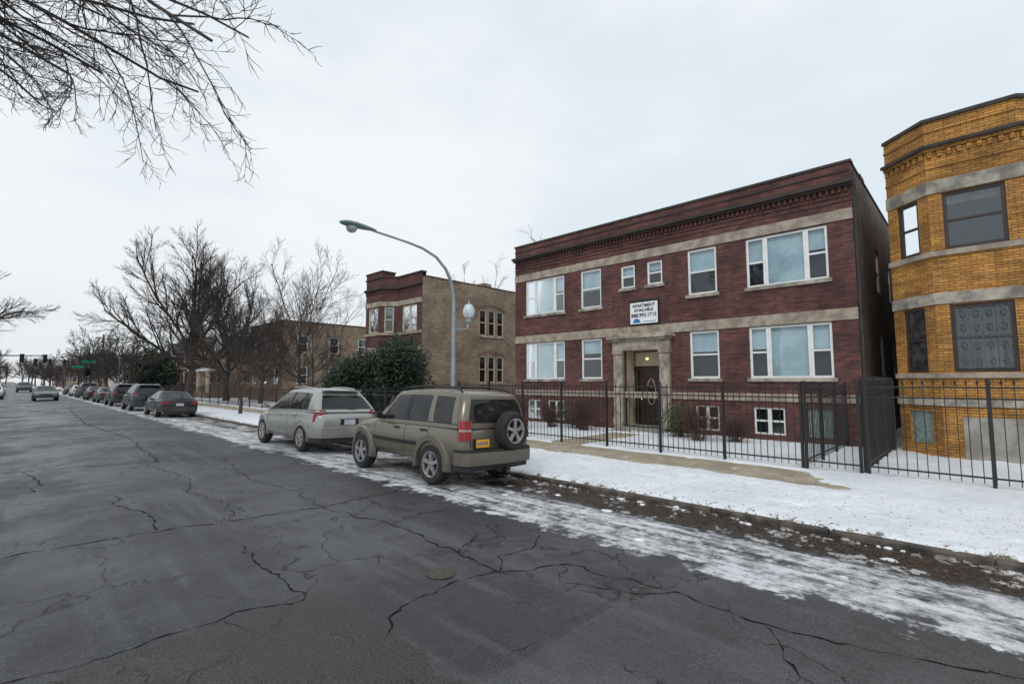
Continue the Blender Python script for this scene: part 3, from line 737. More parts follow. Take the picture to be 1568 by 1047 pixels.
# ================================================================ FENCES
def fence(name, p, q, h=1.8, sp=.14, post=1.65, fin=False, gz=-.03):
    F, L = seg(p, q); mb = MB()
    for z in (h-.10, h-.30, gz+.17): mb.fbox(F, 0, L, z, z+.03, -.014, .014, iron)
    n = int(L/sp)
    for i in range(n+1):
        u = i*L/n+R.uniform(-.004, .004); w = .007
        mb.fbox(F, u-w, u+w, gz+.08, h-.02, -w, w, iron)
        if fin:
            P = [fp(F, u-.02, h-.01, 0), fp(F, u, h-.01, .02), fp(F, u+.02, h-.01, 0), fp(F, u, h-.01, -.02)]; T = fp(F, u, h+.09, 0); Bm = fp(F, u, h-.05, 0)
            for k in range(4): mb.face([P[k], P[(k+1) % 4], T], iron); mb.face([P[k], P[(k+1) % 4], Bm], iron)
        else:
            P = [fp(F, u-w, h-.02, -w), fp(F, u+w, h-.02, -w), fp(F, u+w, h-.02, w), fp(F, u-w, h-.02, w)]; T = fp(F, u, h+.03, 0)
            for k in range(4): mb.face([P[k], P[(k+1) % 4], T], iron)
    m = max(1, round(L/post))
    for i in range(m+1):
        u = i*L/m; mb.fbox(F, u-.028, u+.028, gz-.2, h+.03, -.029, .029, iron); mb.fbox(F, u-.035, u+.035, h+.03, h+.06, -.035, .035, iron)
    return mb.obj(name)
fence('iron_fence', (12, 2.85), (12, 16.05), 1.78)
fence('iron_fence', (12, 16.2), (12, 30), 1.5, .15)
fence('iron_fence', (12, 30.2), (12, 60), 1.4, .2, 2.4)
fence('iron_fence', (12, 60.2), (12, 95), 1.4, .3, 2.4)
fence('iron_gate', (12.02, 1.82), (12.02, 2.78), 1.8, .12, 1.0)
fence('iron_fence', (16.6, 2.8), (12.1, 2.8), 1.78, .14)
fence('iron_fence', (12.05, -9), (12.05, 1.7), 1.82, .15, 1.9, True)
fence('iron_fence', (16.6, 1.76), (12.1, 1.76), 1.88, .085, 1.5, True)

# ================================================================ TREES
def rot_about(d, ang):
    ax = d.orthogonal().normalized(); ax = Matrix.Rotation(R.uniform(0, 6.283), 3, d) @ ax
    return (Matrix.Rotation(ang, 3, ax) @ d).normalized()
def grow(mb, p, d, L, r, lev, C):
    n = C['segs'][lev]; pts = [p.copy()]; rads = [r]; dirs = [d.copy()]
    rend = r*(.4 if lev < C['max'] else .45)
    wob = C['wob'][lev]; up = C['up'][lev]
    for i in range(n):
        d = (d+Vector((R.gauss(0, wob), R.gauss(0, wob), R.gauss(0, wob)+up))).normalized()
        p = p+d*(L/n); pts.append(p.copy()); rads.append(r+(rend-r)*(i+1)/n); dirs.append(d.copy())
    mb.tube(pts, rads, C['sides'][lev], bark if lev < 2 else twig)
    if lev >= C['max']: return
    k = C['kids'][lev]; k = max(2, int(k*R.uniform(.8, 1.2)))
    for j in range(k):
        s = C['start'][lev]+(1-C['start'][lev])*(j+R.random())/k
        f = s*n; i = min(n-1, int(f)); q = pts[i].lerp(pts[i+1], f-i); rr = rads[i]+(rads[i+1]-rads[i])*(f-i)
        dd = rot_about(dirs[i], R.uniform(*C['ang'][lev]))
        grow(mb, q, dd, L*C['ratio'][lev]*(1.15-.55*s)*R.uniform(.75, 1.15), max(rr*.6, C['rmin']), lev+1, C)
BIG = dict(max=4, segs=[6, 7, 5, 4, 2], wob=[.07, .075, .10, .12, .15], up=[.0, .035, .05, .04, .03], sides=[7, 6, 4, 3, 3], kids=[7, 12, 10, 8, 0],
           start=[.5, .15, .12, .08, 0], ang=[(.4, .8), (.35, .75), (.35, .75), (.35, .75)], ratio=[1.0, .5, .5, .52], rmin=.0105)
def big_tree_mesh(seed, H, spread, C=BIG, trunk=.24, r=.3, nl=8, fork=1.5):
    global R; R = random.Random(seed); mb = MB()
    th = H*trunk; pts = [Vector((0, 0, -.4)), Vector((0, 0, .1)), Vector((R.uniform(-.1, .1), R.uniform(-.1, .1), th*.5)), Vector((R.uniform(-.2, .2), R.uniform(-.2, .2), th)), Vector((R.uniform(-.3, .3), R.uniform(-.3, .3), th*fork))]
    mb.tube(pts, [r*1.5, r*1.15, r*.9, r*.75, r*.5], 9, bark)
    for i in range(nl):
        a = 2*math.pi*(i*.618+R.uniform(-.06, .06)); el = (.5, 1.3, .8, 1.05)[i % 4]
        q = pts[3].lerp(pts[4], R.random()) if i % 2 else pts[2].lerp(pts[3], R.uniform(.6, 1))
        ll = H*(.64 if el > .9 else .52*spread)
        grow(mb, q, Vector((math.cos(a)*math.cos(el), math.sin(a)*math.cos(el), math.sin(el))), ll, r*.42, 1, C)
    return mb
T1 = big_tree_mesh(11, 12.8, 1.12, nl=10).mesh('bare_tree', True)
T2 = big_tree_mesh(23, 12.5, 1.05, nl=9).mesh('bare_tree', True)
SM = dict(BIG); SM['kids'] = [6, 9, 8, 6, 0]; SM['rmin'] = .009
T3 = big_tree_mesh(5, 11, .8, SM, .22, .13, 8, 2.0).mesh('bare_tree', True)
T4 = big_tree_mesh(41, 10.5, .85, SM, .2, .14, 8).mesh('bare_tree', True)
SP = dict(BIG); SP['kids'] = [6, 7, 6, 5, 0]; SP['rmin'] = .010
T7 = big_tree_mesh(17, 12, .75, SP, .25, .16, 7).mesh('bare_tree', True)
LO = dict(BIG); LO['kids'] = [6, 8, 7, 5, 0]; LO['rmin'] = .026; LO['sides'] = [5, 4, 3, 3, 3]; LO['segs'] = [4, 5, 4, 3, 1]
T5 = big_tree_mesh(61, 12.5, 1.1, LO).mesh('bare_tree', True)
T6 = big_tree_mesh(77, 12, .95, LO).mesh('bare_tree', True)
R = random.Random(99)
def place(me, x, y, rz=0, s=1, parent=None, name='bare_tree', z=-.05):
    o = bpy.data.objects.new(name, me); COL.objects.link(o); o.location = (x, y, z); o.rotation_euler = (0, 0, rz); o.scale = (s, s, s)
    if parent: o.parent = parent
    return o
place(T1, 10, 45.5, .5, .98); place(T2, 14.5, 52, 2, .95)
place(T4, 9.4, 31, 1, .70); place(T3, 15, 36.2, 2.4, .97); place(T4, 14.5, 43, 4, 1.0); place(T3, 14.2, 32.2, .6, .72)
place(T2, -5.5, 43, 3, 1.0); place(T1, -6.5, 62, 1, .9)
place(T7, 37, 31, 0, 1.22); place(T7, 34, 36.5, 2, 1.05); place(T2, 42, 50, 1, .9)
dt = empty('distant_trees')
for i in range(90):
    side = R.random() < .6; y = 72+R.random()**1.2*360
    x = R.uniform(9, 11) if R.random() < .4 else R.uniform(32, 55)
    if not side: x = R.uniform(-16, -7)
    if y > 240: x = R.uniform(-50, 60)
    place(R.choice([T5, T6]), x, y, R.uniform(0, 6), R.uniform(.5, .78) if y < 240 else R.uniform(.8, 1.1), dt)
# overhanging tree on the near side of the street
C2 = dict(BIG); C2['kids'] = [7, 10, 8, 6, 0]; C2['wob'] = [.05, .12, .15, .17, .2]; C2['up'] = [0, -.03, -.025, -.01, .04]; C2['start'] = [.5, .3, .12, .1, 0]; C2['rmin'] = .0055
C2['ratio'] = [1, .36, .5, .5]; C2['segs'] = [6, 10, 7, 5, 3]; C2['ang'] = [(.4, .8), (.4, 1.0), (.4, .95), (.4, .9)]
mb = MB(); base = Vector((-4.9, 10.5, -.2))
tp = [base, base+Vector((0, 0, .5)), base+Vector((.1, 0, 3)), base+Vector((.3, -.1, 6)), base+Vector((.4, 0, 9.5))]
mb.tube(tp, [.5, .36, .3, .26, .18], 10, bark)
for (tx, ty, tz) in [(2.3, 9.1, 8.5), (.9, 10.5, 7.9), (2.6, 8.2, 9.2), (-.6, 11.5, 7.2), (1.7, 8.6, 8.8), (.3, 9.3, 8.0), (1.7, 9.9, 8.6), (1.5, 7.8, 9.3), (-1.0, 10.2, 7.6), (2.4, 7.4, 9.9), (.3, 8.2, 9.3), (2.9, 8.8, 9.3), (.2, 11.2, 8.0), (2.2, 8.8, 9.9), (-.4, 9.6, 8.5), (-7, 13, 11), (-8, 8, 10), (-5, 5, 10), (-4, 15, 11)]:
    s = base+Vector((.3, -.05, R.uniform(6.6, 8.9))); tgt = Vector((tx, ty, tz)); v = tgt-s
    grow(mb, s, (v.normalized()+Vector((0, 0, .15))).normalized(), v.length*1.0, .05, 1, C2)
mb.obj('overhanging_tree', smooth=True)

def foliage(name, blobs, n, size, mats):
    mb = MB()
    for (cx, cy, cz, rx, ry, rz) in blobs:
        mb.tube([Vector((cx, cy, -.2)), Vector((cx+.1, cy, cz))], [.08, .03], 6, bark)
        for _ in range(n):
            v = Vector((R.gauss(0, 1), R.gauss(0, 1), R.gauss(0, 1))).normalized(); rr = (R.random()**.35)
            k = 1+.45*noise.noise(v*2.2+Vector((cx, cy, 0)))+.26*noise.noise(v*6+Vector((cx, cy, 0)))
            p = Vector((cx+v.x*rx*rr*k, cy+v.y*ry*rr*k, cz+v.z*rz*rr*k))
            if p.z < 0: continue
            a = Vector((R.gauss(0, 1), R.gauss(0, 1), R.gauss(.6, 1))).normalized()*size*R.uniform(.6, 1.4); b = a.orthogonal().normalized()*size*.35
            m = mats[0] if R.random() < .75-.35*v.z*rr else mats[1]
            mb.face([p-a, p+b, p+a, p-b], m)
    return mb.obj(name)
foliage('yew_bush', [(14.3, 21.9, 2.1, 1.5, 1.3, 2.2), (14.6, 23.6, 2.0, 1.3, 1.4, 2.2)], 7500, .12, [leaf_d, leaf_l])
foliage('yew_bush', [(14.0, 25.6, 1.7, 1.4, 1.4, 1.9), (14.2, 27.8, 1.5, 1.2, 1.5, 1.6)], 6000, .12, [leaf_d, leaf_l])
foliage('evergreen_tree', [(13, 76, 3.2, 2.6, 3, 3.4), (13.5, 82, 2.6, 2.5, 3, 2.9)], 2500, .3, [leaf_d, leaf_l])
foliage('boxwood_shrub', [(15.6, 7.3, .55, .6, .55, .6)], 1500, .06, [leaf_olive, leaf_l])
foliage('boxwood_shrub', [(15.7, 11.6, .5, .5, .6, .5)], 1200, .06, [leaf_olive, leaf_d])
def grow2(mb, p, d, L, r, lev, C):
    k0 = len(mb.m); grow(mb, p, d, L, r, lev, C)
    i = mb.mi(twig_red)
    for k in range(k0, len(mb.m)): mb.m[k] = i
def shrub(x, y, h, w, n=56):
    mb = MB()
    for _ in range(n):
        a = R.uniform(0, 6.28); d = Vector((math.cos(a)*R.uniform(.1, w), math.sin(a)*R.uniform(.1, w), 1)).normalized()
        C = dict(max=2, segs=[4, 3, 2], wob=[.12, .16, .2], up=[.05, .04, 0], sides=[3, 3, 3], kids=[6, 5, 0], start=[.25, .2, 0], ang=[(.3, .8), (.3, .8)], ratio=[.5, .5], rmin=.004)
        grow2(mb, Vector((x+R.uniform(-.15, .15), y+R.uniform(-.15, .15), -.05)), d, h*R.uniform(.6, 1), .009, 0, C)
    mb.obj('bare_shrub')
for (x, y, h, w) in [(15.2, 10.9, 1.35, .7), (14.9, 6.4, 1.3, .7), (15.4, 12.6, 1.1, .7), (15.5, 5.5, .8, .6), (14.2, 13.5, 1.5, .5), (15.5, 14.6, 1.0, .7)]: shrub(x, y, h, w)

# ================================================================ STREET FURNITURE
def street_lamp(x, y, acorn=True):
    root = empty('street_lamp', (x, y, -.02))
    mb = MB(); V = Vector
    c = [(0, 0), (0, 3.0), (0, 4.3), (-.03, 4.62), (-.13, 4.98), (-.33, 5.32), (-.7, 5.63), (-1.2, 5.80), (-1.7, 5.87), (-2.3, 5.92), (-2.85, 5.96)]
    mb.tube([V((a, 0, b)) for a, b in c], [.085, .066, .056, .052, .05, .047, .043, .038, .034, .031, .03], 12, lamp_metal)
    mb.lathe([(.001, .0), (.17, 0), (.17, .25), (.14, .32), (.10, .4), (.09, .42)], (0, 0, 0), 'z', 12, lamp_metal)
    mb.obj('pole_and_arm', root, True)
    h = MB()
    prof = [(-2.75, .03, .035), (-2.9, .07, .06), (-3.1, .11, .085), (-3.35, .155, .10), (-3.55, .16, .095), (-3.72, .11, .07), (-3.8, .03, .03)]
    n = 12
    for (px, ry, rz) in prof:
        for j in range(n):
            t = 2*math.pi*j/n; h.v.append((px, ry*math.cos(t), 5.98+rz*math.sin(t)*(1 if math.sin(t) > 0 else .55)))
    k = h.mi(lamp_dark)
    for i in range(len(prof)-1):
        for j in range(n): a = i*n+j; b = i*n+(j+1) % n; h.f.append((a, b, b+n, a+n)); h.m.append(k)
    h.obj('cobra_head', root, True)
    l = MB(); l.lathe([(.145, 0), (.14, -.06), (.11, -.12), (.05, -.155), (.001, -.16)], (-3.47, 0, 5.93), 'z', 16, lens_m); l.obj('lens_bowl', root, True)
    if acorn:
        z = 3.9
        a = MB(); a.tube([V((.05, 0, z-.4)), V((.3, 0, z-.42)), V((.55, 0, z-.36)), V((.62, 0, z-.2))], [.03, .028, .028, .04], 8, lamp_metal)
        a.tube([V((.05, 0, z-.07)), V((.25, 0, z-.17)), V((.4, 0, z-.37))], [.014]*3, 6, lamp_metal)
        a.lathe([(.03, -.2), (.1, -.17), (.12, -.1), (.09, -.04), (.12, .0)], (.62, 0, z), 'z', 14, lamp_metal)
        a.lathe([(.001, .56), (.02, .54), (.025, .47), (.05, .45), (.12, .41)], (.62, 0, z), 'z', 14, lamp_metal)
        a.obj('acorn_bracket', root, True)
        b = MB(); b.lathe([(.12, .0), (.17, .07), (.195, .17), (.18, .28), (.12, .41)], (.62, 0, z), 'z', 18, globe_m); b.obj('acorn_globe', root, True)
    return root
street_lamp(9.5, 11.7); street_lamp(9.5, 78, False); street_lamp(9.5, 112, False); street_lamp(9.5, 150, False)
def signal(x, y, arm, h=5.6):
    root = empty('traffic_signal', (x, y, 0)); mb = MB(); V = Vector
    mb.tube([V((0, 0, -.2)), V((0, 0, h+.3))], [.13, .09], 8, iron); mb.tube([V((0, 0, h-.1)), V((arm, 0, h+.15))], [.09, .06], 6, iron)
    for k in (.35, .68, 1.0):
        cx = arm*k; mb.box(cx-.22, cx+.22, -.15, .15, h-.9, h+.3, sig_yel)
        for zz in (-.6, -.25, .1): mb.lathe([(.001, -.17), (.11, -.17), (.13, -.3)], (cx, 0, h+zz), 'y', 8, sig_yel)
    mb.obj('mast_and_heads', root)
signal(-3.8, 92, 7.0, 5.2); signal(9.0, 122, -6); signal(8.6, 98, -.6, 3.6)
def street_sign(x, y, w=1.6, z=4.3):
    root = empty('street_name_sign', (x, y, 0)); mb = MB(); mb.tube([Vector((0, 0, -.2)), Vector((0, 0, z+.5))], [.06, .05], 6, iron)
    mb.box(-w, -.1, -.02, .02, z, z+.4, sign_green); mb.obj('pole_and_blade', root)
street_sign(7.9, 84, 1.5, 4.2); street_sign(8.0, 100, 1.5, 3.9)
for (ux, uy) in ((9.6, 96), (10, 135)):
    up = MB(); up.tube([Vector((0, 0, -.3)), Vector((0, 0, 9))], [.16, .11], 8, bark); up.box(-1, 1, -.06, .06, 8.3, 8.42, bark)
    o = up.obj('utility_pole'); o.location = (ux, uy, 0)

# ================================================================ VEHICLES
def interp(st, y):
    for a, b in zip(st, st[1:]):
        if a[0] <= y <= b[0]:
            t = (y-a[0])/(b[0]-a[0]); return [a[i]+(b[i]-a[i])*t for i in range(4)]
    return st[0] if y < st[0][0] else st[-1]
FR = [(0, .80), (.06, .92), (.16, .97), (.32, .995), (.5, 1.0), (.66, .992), (.8, .972), (.9, .945), (.96, .90), (1, .83)]
def wheel_mb(mb, c, r, side, axis='x', spokes=5):
    w = .118
    mb_prof = [(r*.60, -w*.8), (r*.66, -w), (r*.88, -w*1.02), (r*.97, -w*.8), (r, -w*.5), (r, w*.5), (r*.97, w*.8), (r*.88, w*1.02), (r*.66, w), (r*.60, w*.8)]
    mb.lathe(mb_prof, c, axis, 32, rubber)
    s = side
    mb.lathe([(r*.62, s*w*.86), (r*.585, s*w*.9), (r*.55, s*w*.4), (.001, s*w*.2)], c, axis, 28, black_pl)
    mb.lathe([(r*.645, s*w*.84), (r*.64, s*w*.98), (r*.585, s*w*.96), (r*.56, s*w*.6)], c, axis, 32, alloy)
    mb.lathe([(r*.16, s*w*.5), (r*.15, s*w*.95), (.001, s*w*1.0)], c, axis, 14, alloy)
    for k in range(spokes):
        t = 2*math.pi*k/spokes+.3; ct, st = math.cos(t), math.sin(t)
        def q(rad, lat, h):
            a = rad*ct-lat*st; b = rad*st+lat*ct
            return (c[0]+h, c[1]+a, c[2]+b) if axis == 'x' else (c[0]+a, c[1]+h, c[2]+b)
        P = [q(r*.1, -r*.085, s*w*.55), q(r*.59, -r*.12, s*w*.6), q(r*.59, r*.12, s*w*.6), q(r*.1, r*.085, s*w*.55),
             q(r*.1, -r*.065, s*w*.93), q(r*.59, -r*.095, s*w*.88), q(r*.59, r*.095, s*w*.88), q(r*.1, r*.065, s*w*.93)]
        mb.hexa(P, alloy)
KINDS = dict(
 jeep=dict(st=[(-2.08, .52, .92, .76), (-2.06, .47, 1.0, .82), (-2.0, .44, 1.07, .865), (-1.85, .42, 1.12, .89), (-1.2, .42, 1.13, .905), (0, .40, 1.13, .905), (.75, .42, 1.13, .90), (.95, .43, 1.12, .895), (1.3, .43, 1.08, .88), (1.6, .43, 1.04, .85), (1.8, .43, .99, .81), (1.93, .44, .92, .75), (2.0, .47, .82, .66)],
   gh=(1.07, 1.70, -2.03, .92, -1.91, .34, .862, .695), arch=.04, rise=.0, bow=.05, wh=(-1.2, 1.37), r=.375, tr=.80, top=.07, pil=[(-.34, -.24), (.40, .48)]),
 suv=dict(st=[(-2.38, .50, .92, .70), (-2.34, .40, 1.02, .80), (-2.26, .35, 1.08, .87), (-2.1, .32, 1.14, .92), (-1.5, .31, 1.15, .95), (0, .29, 1.11, .95), (1.0, .30, 1.07, .95), (1.3, .31, 1.05, .94), (1.7, .32, .99, .91), (2.0, .32, .91, .86), (2.20, .33, .81, .78), (2.32, .36, .70, .67), (2.37, .42, .60, .54)],
   gh=(1.035, 1.66, -2.28, 1.36, -1.80, .20, .895, .67), arch=.10, rise=.028, bow=.10, wh=(-1.42, 1.42), r=.38, tr=.83, top=.08, pil=[(-.50, -.40), (.42, .50)]),
 sedan=dict(st=[(-2.38, .42, .80, .70), (-2.34, .34, .90, .80), (-2.2, .29, .95, .86), (-2.0, .27, .97, .90), (-1.4, .26, .97, .91), (0, .24, .93, .91), (.9, .24, .90, .91), (1.2, .26, .88, .90), (1.7, .26, .80, .87), (2.05, .26, .72, .81), (2.28, .30, .64, .71), (2.38, .36, .55, .58)],
   gh=(.90, 1.35, -1.85, 1.2, -1.0, .15, .86, .62), arch=.06, rise=.01, bow=.06, wh=(-1.38, 1.42), r=.33, tr=.79, top=.055, pil=[(-.42, -.34)]))
VC = {}
def vehicle(name, kind, x, y, paint, heading=1, roll=1.8, z=None):
    K = KINDS[kind]; root = empty(name)
    zc = roadz(x) if z is None else z
    root.location = (x, y, zc); root.rotation_euler = (0, math.radians(roll)*heading, 0 if heading > 0 else math.pi)
    key = (kind, paint.name)
    if key in VC:
        for (nm_, me, mods) in VC[key]:
            o = bpy.data.objects.new(nm_, me); COL.objects.link(o); o.parent = root
        return root
    parts = []
    st = K['st']; L0 = st[0][0]; L1 = st[-1][0]
    b = MB(); rings = []; b.mi(paint); b.mi(black_pl)
    fy = sorted({s[0] for s in st} | {round(L0+.2*i, 3) for i in range(1, int((L1-L0)/.2))})
    for yy in fy:
        _, zb, zt, hw = interp(st, yy); half = [(0, zb)]+[(hw*f, zb+(zt-zb)*h) for h, f in FR]+[(hw*.7, zt+.012), (hw*.45, zt+.026), (0, zt+.035)]
        ring = half+[(-a, c) for a, c in reversed(half[1:-1])]
        i0 = len(b.v); b.v += [(a, yy, c) for a, c in ring]; rings.append((i0, len(ring)))
    for (i0, n), (i1, _) in zip(rings, rings[1:]):
        for j in range(n): b.f.append((i0+j, i0+(j+1) % n, i1+(j+1) % n, i1+j)); b.m.append(0)
    for (i0, n), fl in ((rings[0], 1), (rings[-1], -1)): b.f.append(tuple(range(i0, i0+n))[::fl]); b.m.append(0)
    body = b.obj('body', root, True, True)
    cut = MB(); cut.mi(paint); cut.mi(black_pl); RW = K['r']+.055
    for wy in K['wh']:
        for sg in (-1, 1):
            i0 = len(cut.v); N = 40
            for xx in (.52*sg, 1.3*sg):
                for j in range(N): t = 2*math.pi*j/N; cut.v.append((xx, wy+RW*math.cos(t), K['r']+.02+RW*math.sin(t)))
            for j in range(N): cut.f.append((i0+j, i0+(j+1) % N, i0+N+(j+1) % N, i0+N+j)); cut.m.append(1)
            cut.f.append(tuple(range(i0, i0+N))); cut.m.append(1); cut.f.append(tuple(range(i0+N, i0+2*N))); cut.m.append(1)
    co = cut.obj('cutter', None, False, True)
    md = body.modifiers.new('b', 'BOOLEAN'); md.object = co; md.operation = 'DIFFERENCE'; md.solver = 'EXACT'
    e = body.modifiers.new('split', 'EDGE_SPLIT'); e.split_angle = math.radians(35)
    dg = bpy.context.evaluated_depsgraph_get(); dg.update()
    nm = bpy.data.meshes.new_from_object(body.evaluated_get(dg)); body.modifiers.clear(); body.data = nm
    bpy.data.objects.remove(co)
    parts.append(body)
    z0, z1, yr0, yf0, yr1, yf1, w0, w1 = K['gh']; arch = K['arch']; rise = K['rise']; bow = K['bow']
    ym = (yr1+yf1)/2+.1; hl = (yf0-yr0)/2
    def hwz(q): return w0+(w1-w0)*q+.028*math.sin(math.pi*min(q, 1))
    def ZZ(q, yy):
        lo = z0-rise*yy; hi = z1-arch*min(1.2, ((yy-ym)/(hl*.75))**2)
        return lo+(hi-lo)*q
    YR = lambda q: yr0+(yr1-yr0)*q-.03*math.sin(math.pi*q); YF = lambda q: yf0+(yf1-yf0)*q+.03*math.sin(math.pi*q)
    cy, cyf, cx = .15, .2, .13
    NS, NC, NF = 9, 3, 6
    def ringpts(w, yr, yf, c=1):
        P = []; cat = []
        a, bb = yr+cy*c, yf-cyf*c
        for i in range(NS): P.append((w, a+(bb-a)*i/NS)); cat.append('s')
        for i in range(NC): t = math.pi/2*i/NC; P.append((w-cx*c+cx*c*math.cos(t), bb+cyf*c*math.sin(t))); cat.append('c')
        for i in range(NF*2): P.append(((w-cx*c)*(1-i/NF), yf)); cat.append('f')
        for i in range(NC): t = math.pi/2*(1-i/NC); P.append((-(w-cx*c)-cx*c*math.cos(t), bb+cyf*c*math.sin(t))); cat.append('c')
        for i in range(NS): P.append((-w, bb+(a-bb)*i/NS)); cat.append('s')
        for i in range(NC): t = math.pi/2*i/NC; P.append((-(w-cx*c)-cx*c*math.cos(t), a-cy*c*math.sin(t))); cat.append('c')
        for i in range(NF*2): P.append((-(w-cx*c)*(1-i/NF), yr)); cat.append('r')
        for i in range(NC): t = math.pi/2*(1-i/NC); P.append(((w-cx*c)+cx*c*math.cos(t), a-cy*c*math.sin(t))); cat.append('c')
        out = []
        for (px, py) in P:
            k = 1-(px/w)**2
            if py > bb-.01: py += bow*k
            if py < a+.01: py -= bow*.6*k
            out.append((px, py))
        return out, cat
    h = MB(); rs = []
    for q in (0, .25, .5, .75, 1.0):
        P, cat = ringpts(hwz(q), YR(q), YF(q)); rs.append([(px, py, ZZ(q, py)) for px, py in P])
    for (dw, dy, dz, c) in ((.03, .03, .03, .95), (.09, .08, .05, .9), (.22, .25, K['top'], .8), (.42, .6, K['top']+.012, .6)):
        P, _ = ringpts(hwz(1)-dw, YR(1)+dy, YF(1)-dy*1.1, c); rs.append([(px, py, ZZ(1, py)+dz) for px, py in P])
    NR = len(rs[0])
    for li in range(len(rs)-1):
        A, B = rs[li], rs[li+1]
        for j in range(NR):
            m = paint if (li >= 4 or cat[j] == 'c') else car_glass
            h.face([A[j], A[(j+1) % NR], B[(j+1) % NR], B[j]], m)
    h.face(rs[-1], paint)
    parts.append(h.obj('cabin', root, True, True, split=True))
    t = MB()
    def strip(a0, a1, b0, b1, q0, q1, m=None, pr=.007):
        m = m or paint; n = max(1, int((a1-a0)/.35)); nq = 3 if q1-q0 > .3 else 1
        for s in (-1, 1):
            for k in range(n):
                for kq in range(nq):
                    def pt(tt, qq, off):
                        qv = q0+(q1-q0)*qq; yy = (a0+(a1-a0)*tt)*(1-qq)+(b0+(b1-b0)*tt)*qq
                        return (s*(hwz(qv)+off), yy, ZZ(qv, yy))
                    P = []
                    for off in (-.02, pr): P += [pt(k/n, kq/nq, off), pt((k+1)/n, kq/nq, off), pt((k+1)/n, (kq+1)/nq, off), pt(k/n, (kq+1)/nq, off)]
                    t.hexa(P, m)
    a_ = lambda q: YR(q)+cy-.02; f_ = lambda q: YF(q)-cyf+.02
    strip(a_(0), f_(0), a_(.11), f_(.11), 0, .11); strip(a_(.92), f_(.92), a_(1), f_(1), .92, 1.0)
    strip(a_(.11), f_(.11)-.3, a_(.14), f_(.14)-.3, .11, .14, black_pl, .009)
    for (a, c) in K['pil']: strip(a, c, a-.02, c-.02, .11, .92, black_pl)
    if kind == 'jeep':
        strip(-1.19, -1.02, -1.13, -1.01, .11, .92); strip(a_(.11), a_(.11)+.16, a_(.92), a_(.92)+.12, .11, .92)
    elif kind == 'suv':
        strip(-1.42, -1.30, -1.30, -1.20, .11, .92, black_pl); strip(a_(.11), a_(.11)+.38, a_(.92), a_(.92)+.12, .11, .92)
    else:
        strip(a_(.11), a_(.11)+.25, a_(.92), a_(.92)+.1, .11, .92)
    strip(f_(.11)-.10, f_(.11), f_(.92)-.06, f_(.92), .11, .92)
    def rear(u0, u1, q0, q1, m, pr=.008):
        n = 6
        for k in range(n):
            P = []
            for off in (.02, -pr):
                for (uu, qq) in ((k/n, q0), ((k+1)/n, q0), ((k+1)/n, q1), (k/n, q1)):
                    u = u0+(u1-u0)*uu; ww = hwz(qq)-cx; px = u*ww; py = YR(qq)-bow*.6*(1-(px/hwz(qq))**2); P.append((px, py+off, ZZ(qq, py)))
            t.hexa(P, m)
    rear(-1, 1, 0, .16, paint); rear(-1, 1, .90, 1.0, paint)
    if kind != 'sedan': rear(-.02, .3, .18, .205, black_pl, .03)
    def secx(yy, hh):
        _, zb, zt, hw = interp(st, yy)
        for (h0, f0), (h1, f1) in zip(FR, FR[1:]):
            if h0 <= hh <= h1: return hw*(f0+(f1-f0)*(hh-h0)/(h1-h0)), zb+(zt-zb)*hh
        return hw*FR[-1][1], zt
    def seam(yy, w=.007, pr=.002):
        hs = [.07, .16, .32, .5, .66, .8, .9, .96]
        for h0, h1 in zip(hs, hs[1:]):
            xa, za = secx(yy, h0); xb, zb_ = secx(yy, h1)
            if abs(yy-K['wh'][0]) < RW and za < K['r']+.02+math.sqrt(max(0, RW**2-(yy-K['wh'][0])**2))+.03: continue
            for s in (-1, 1):
                P = []
                for off in (-.02, pr): P += [(s*(xa+off), yy-w, za), (s*(xa+off), yy+w, za), (s*(xb+off), yy+w, zb_), (s*(xb+off), yy-w, zb_)]
                t.hexa(P, black_pl)
    for yy in ([K['pil'][0][0]+.05, (.85 if kind == 'jeep' else 1.0), -1.06]): seam(yy)
    def sideslab(ya, yb, h0, h1, m, pr):
        n = 8
        for i in range(n):
            a = ya+(yb-ya)*i/n; c = ya+(yb-ya)*(i+1)/n
            for s in (-1, 1):
                P = []
                for off in (-.02, pr):
                    for (yy, hh) in ((a, h0), (c, h0), (c, h1), (a, h1)): xx, zz = secx(yy, hh); P.append((s*(xx+off), yy, zz))
                t.hexa(P, m)
    wr, wf = K['wh']
    sideslab(wr+RW+.06, wf-RW-.06, .38, .48, paint if kind != 'jeep' else black_pl, .014)
    if kind == 'jeep': sideslab(wr+RW+.08, wf-RW-.08, .02, .16, paint, .03)
    else: sideslab(wr+RW+.03, wf-RW-.03, .02, .14, black_pl, .006)
    for yy in (.0, -.92):
        xx, zz = secx(yy, .80)
        for s in (-1, 1):
            a, c = sorted((s*(xx-.01), s*(xx+.03))); t.box(a, c, yy-.09, yy+.09, zz-.015, zz+.018, black_pl if kind == 'jeep' else paint)
    for s in (-1, 1):
        ymr = yf0-.42; t.hexa([(s*(w0+.0), ymr, z0+.05), (s*(w0+.2), ymr-.02, z0+.07), (s*(w0+.2), ymr+.09, z0+.07), (s*w0, ymr+.12, z0+.05), (s*(w0+.0), ymr, z0+.13), (s*(w0+.19), ymr-.02, z0+.21), (s*(w0+.18), ymr+.07, z0+.2), (s*w0, ymr+.1, z0+.13)], black_pl if kind == 'jeep' else paint)
    flr, flx = (.115, .05) if kind == 'jeep' else (.045, .012)
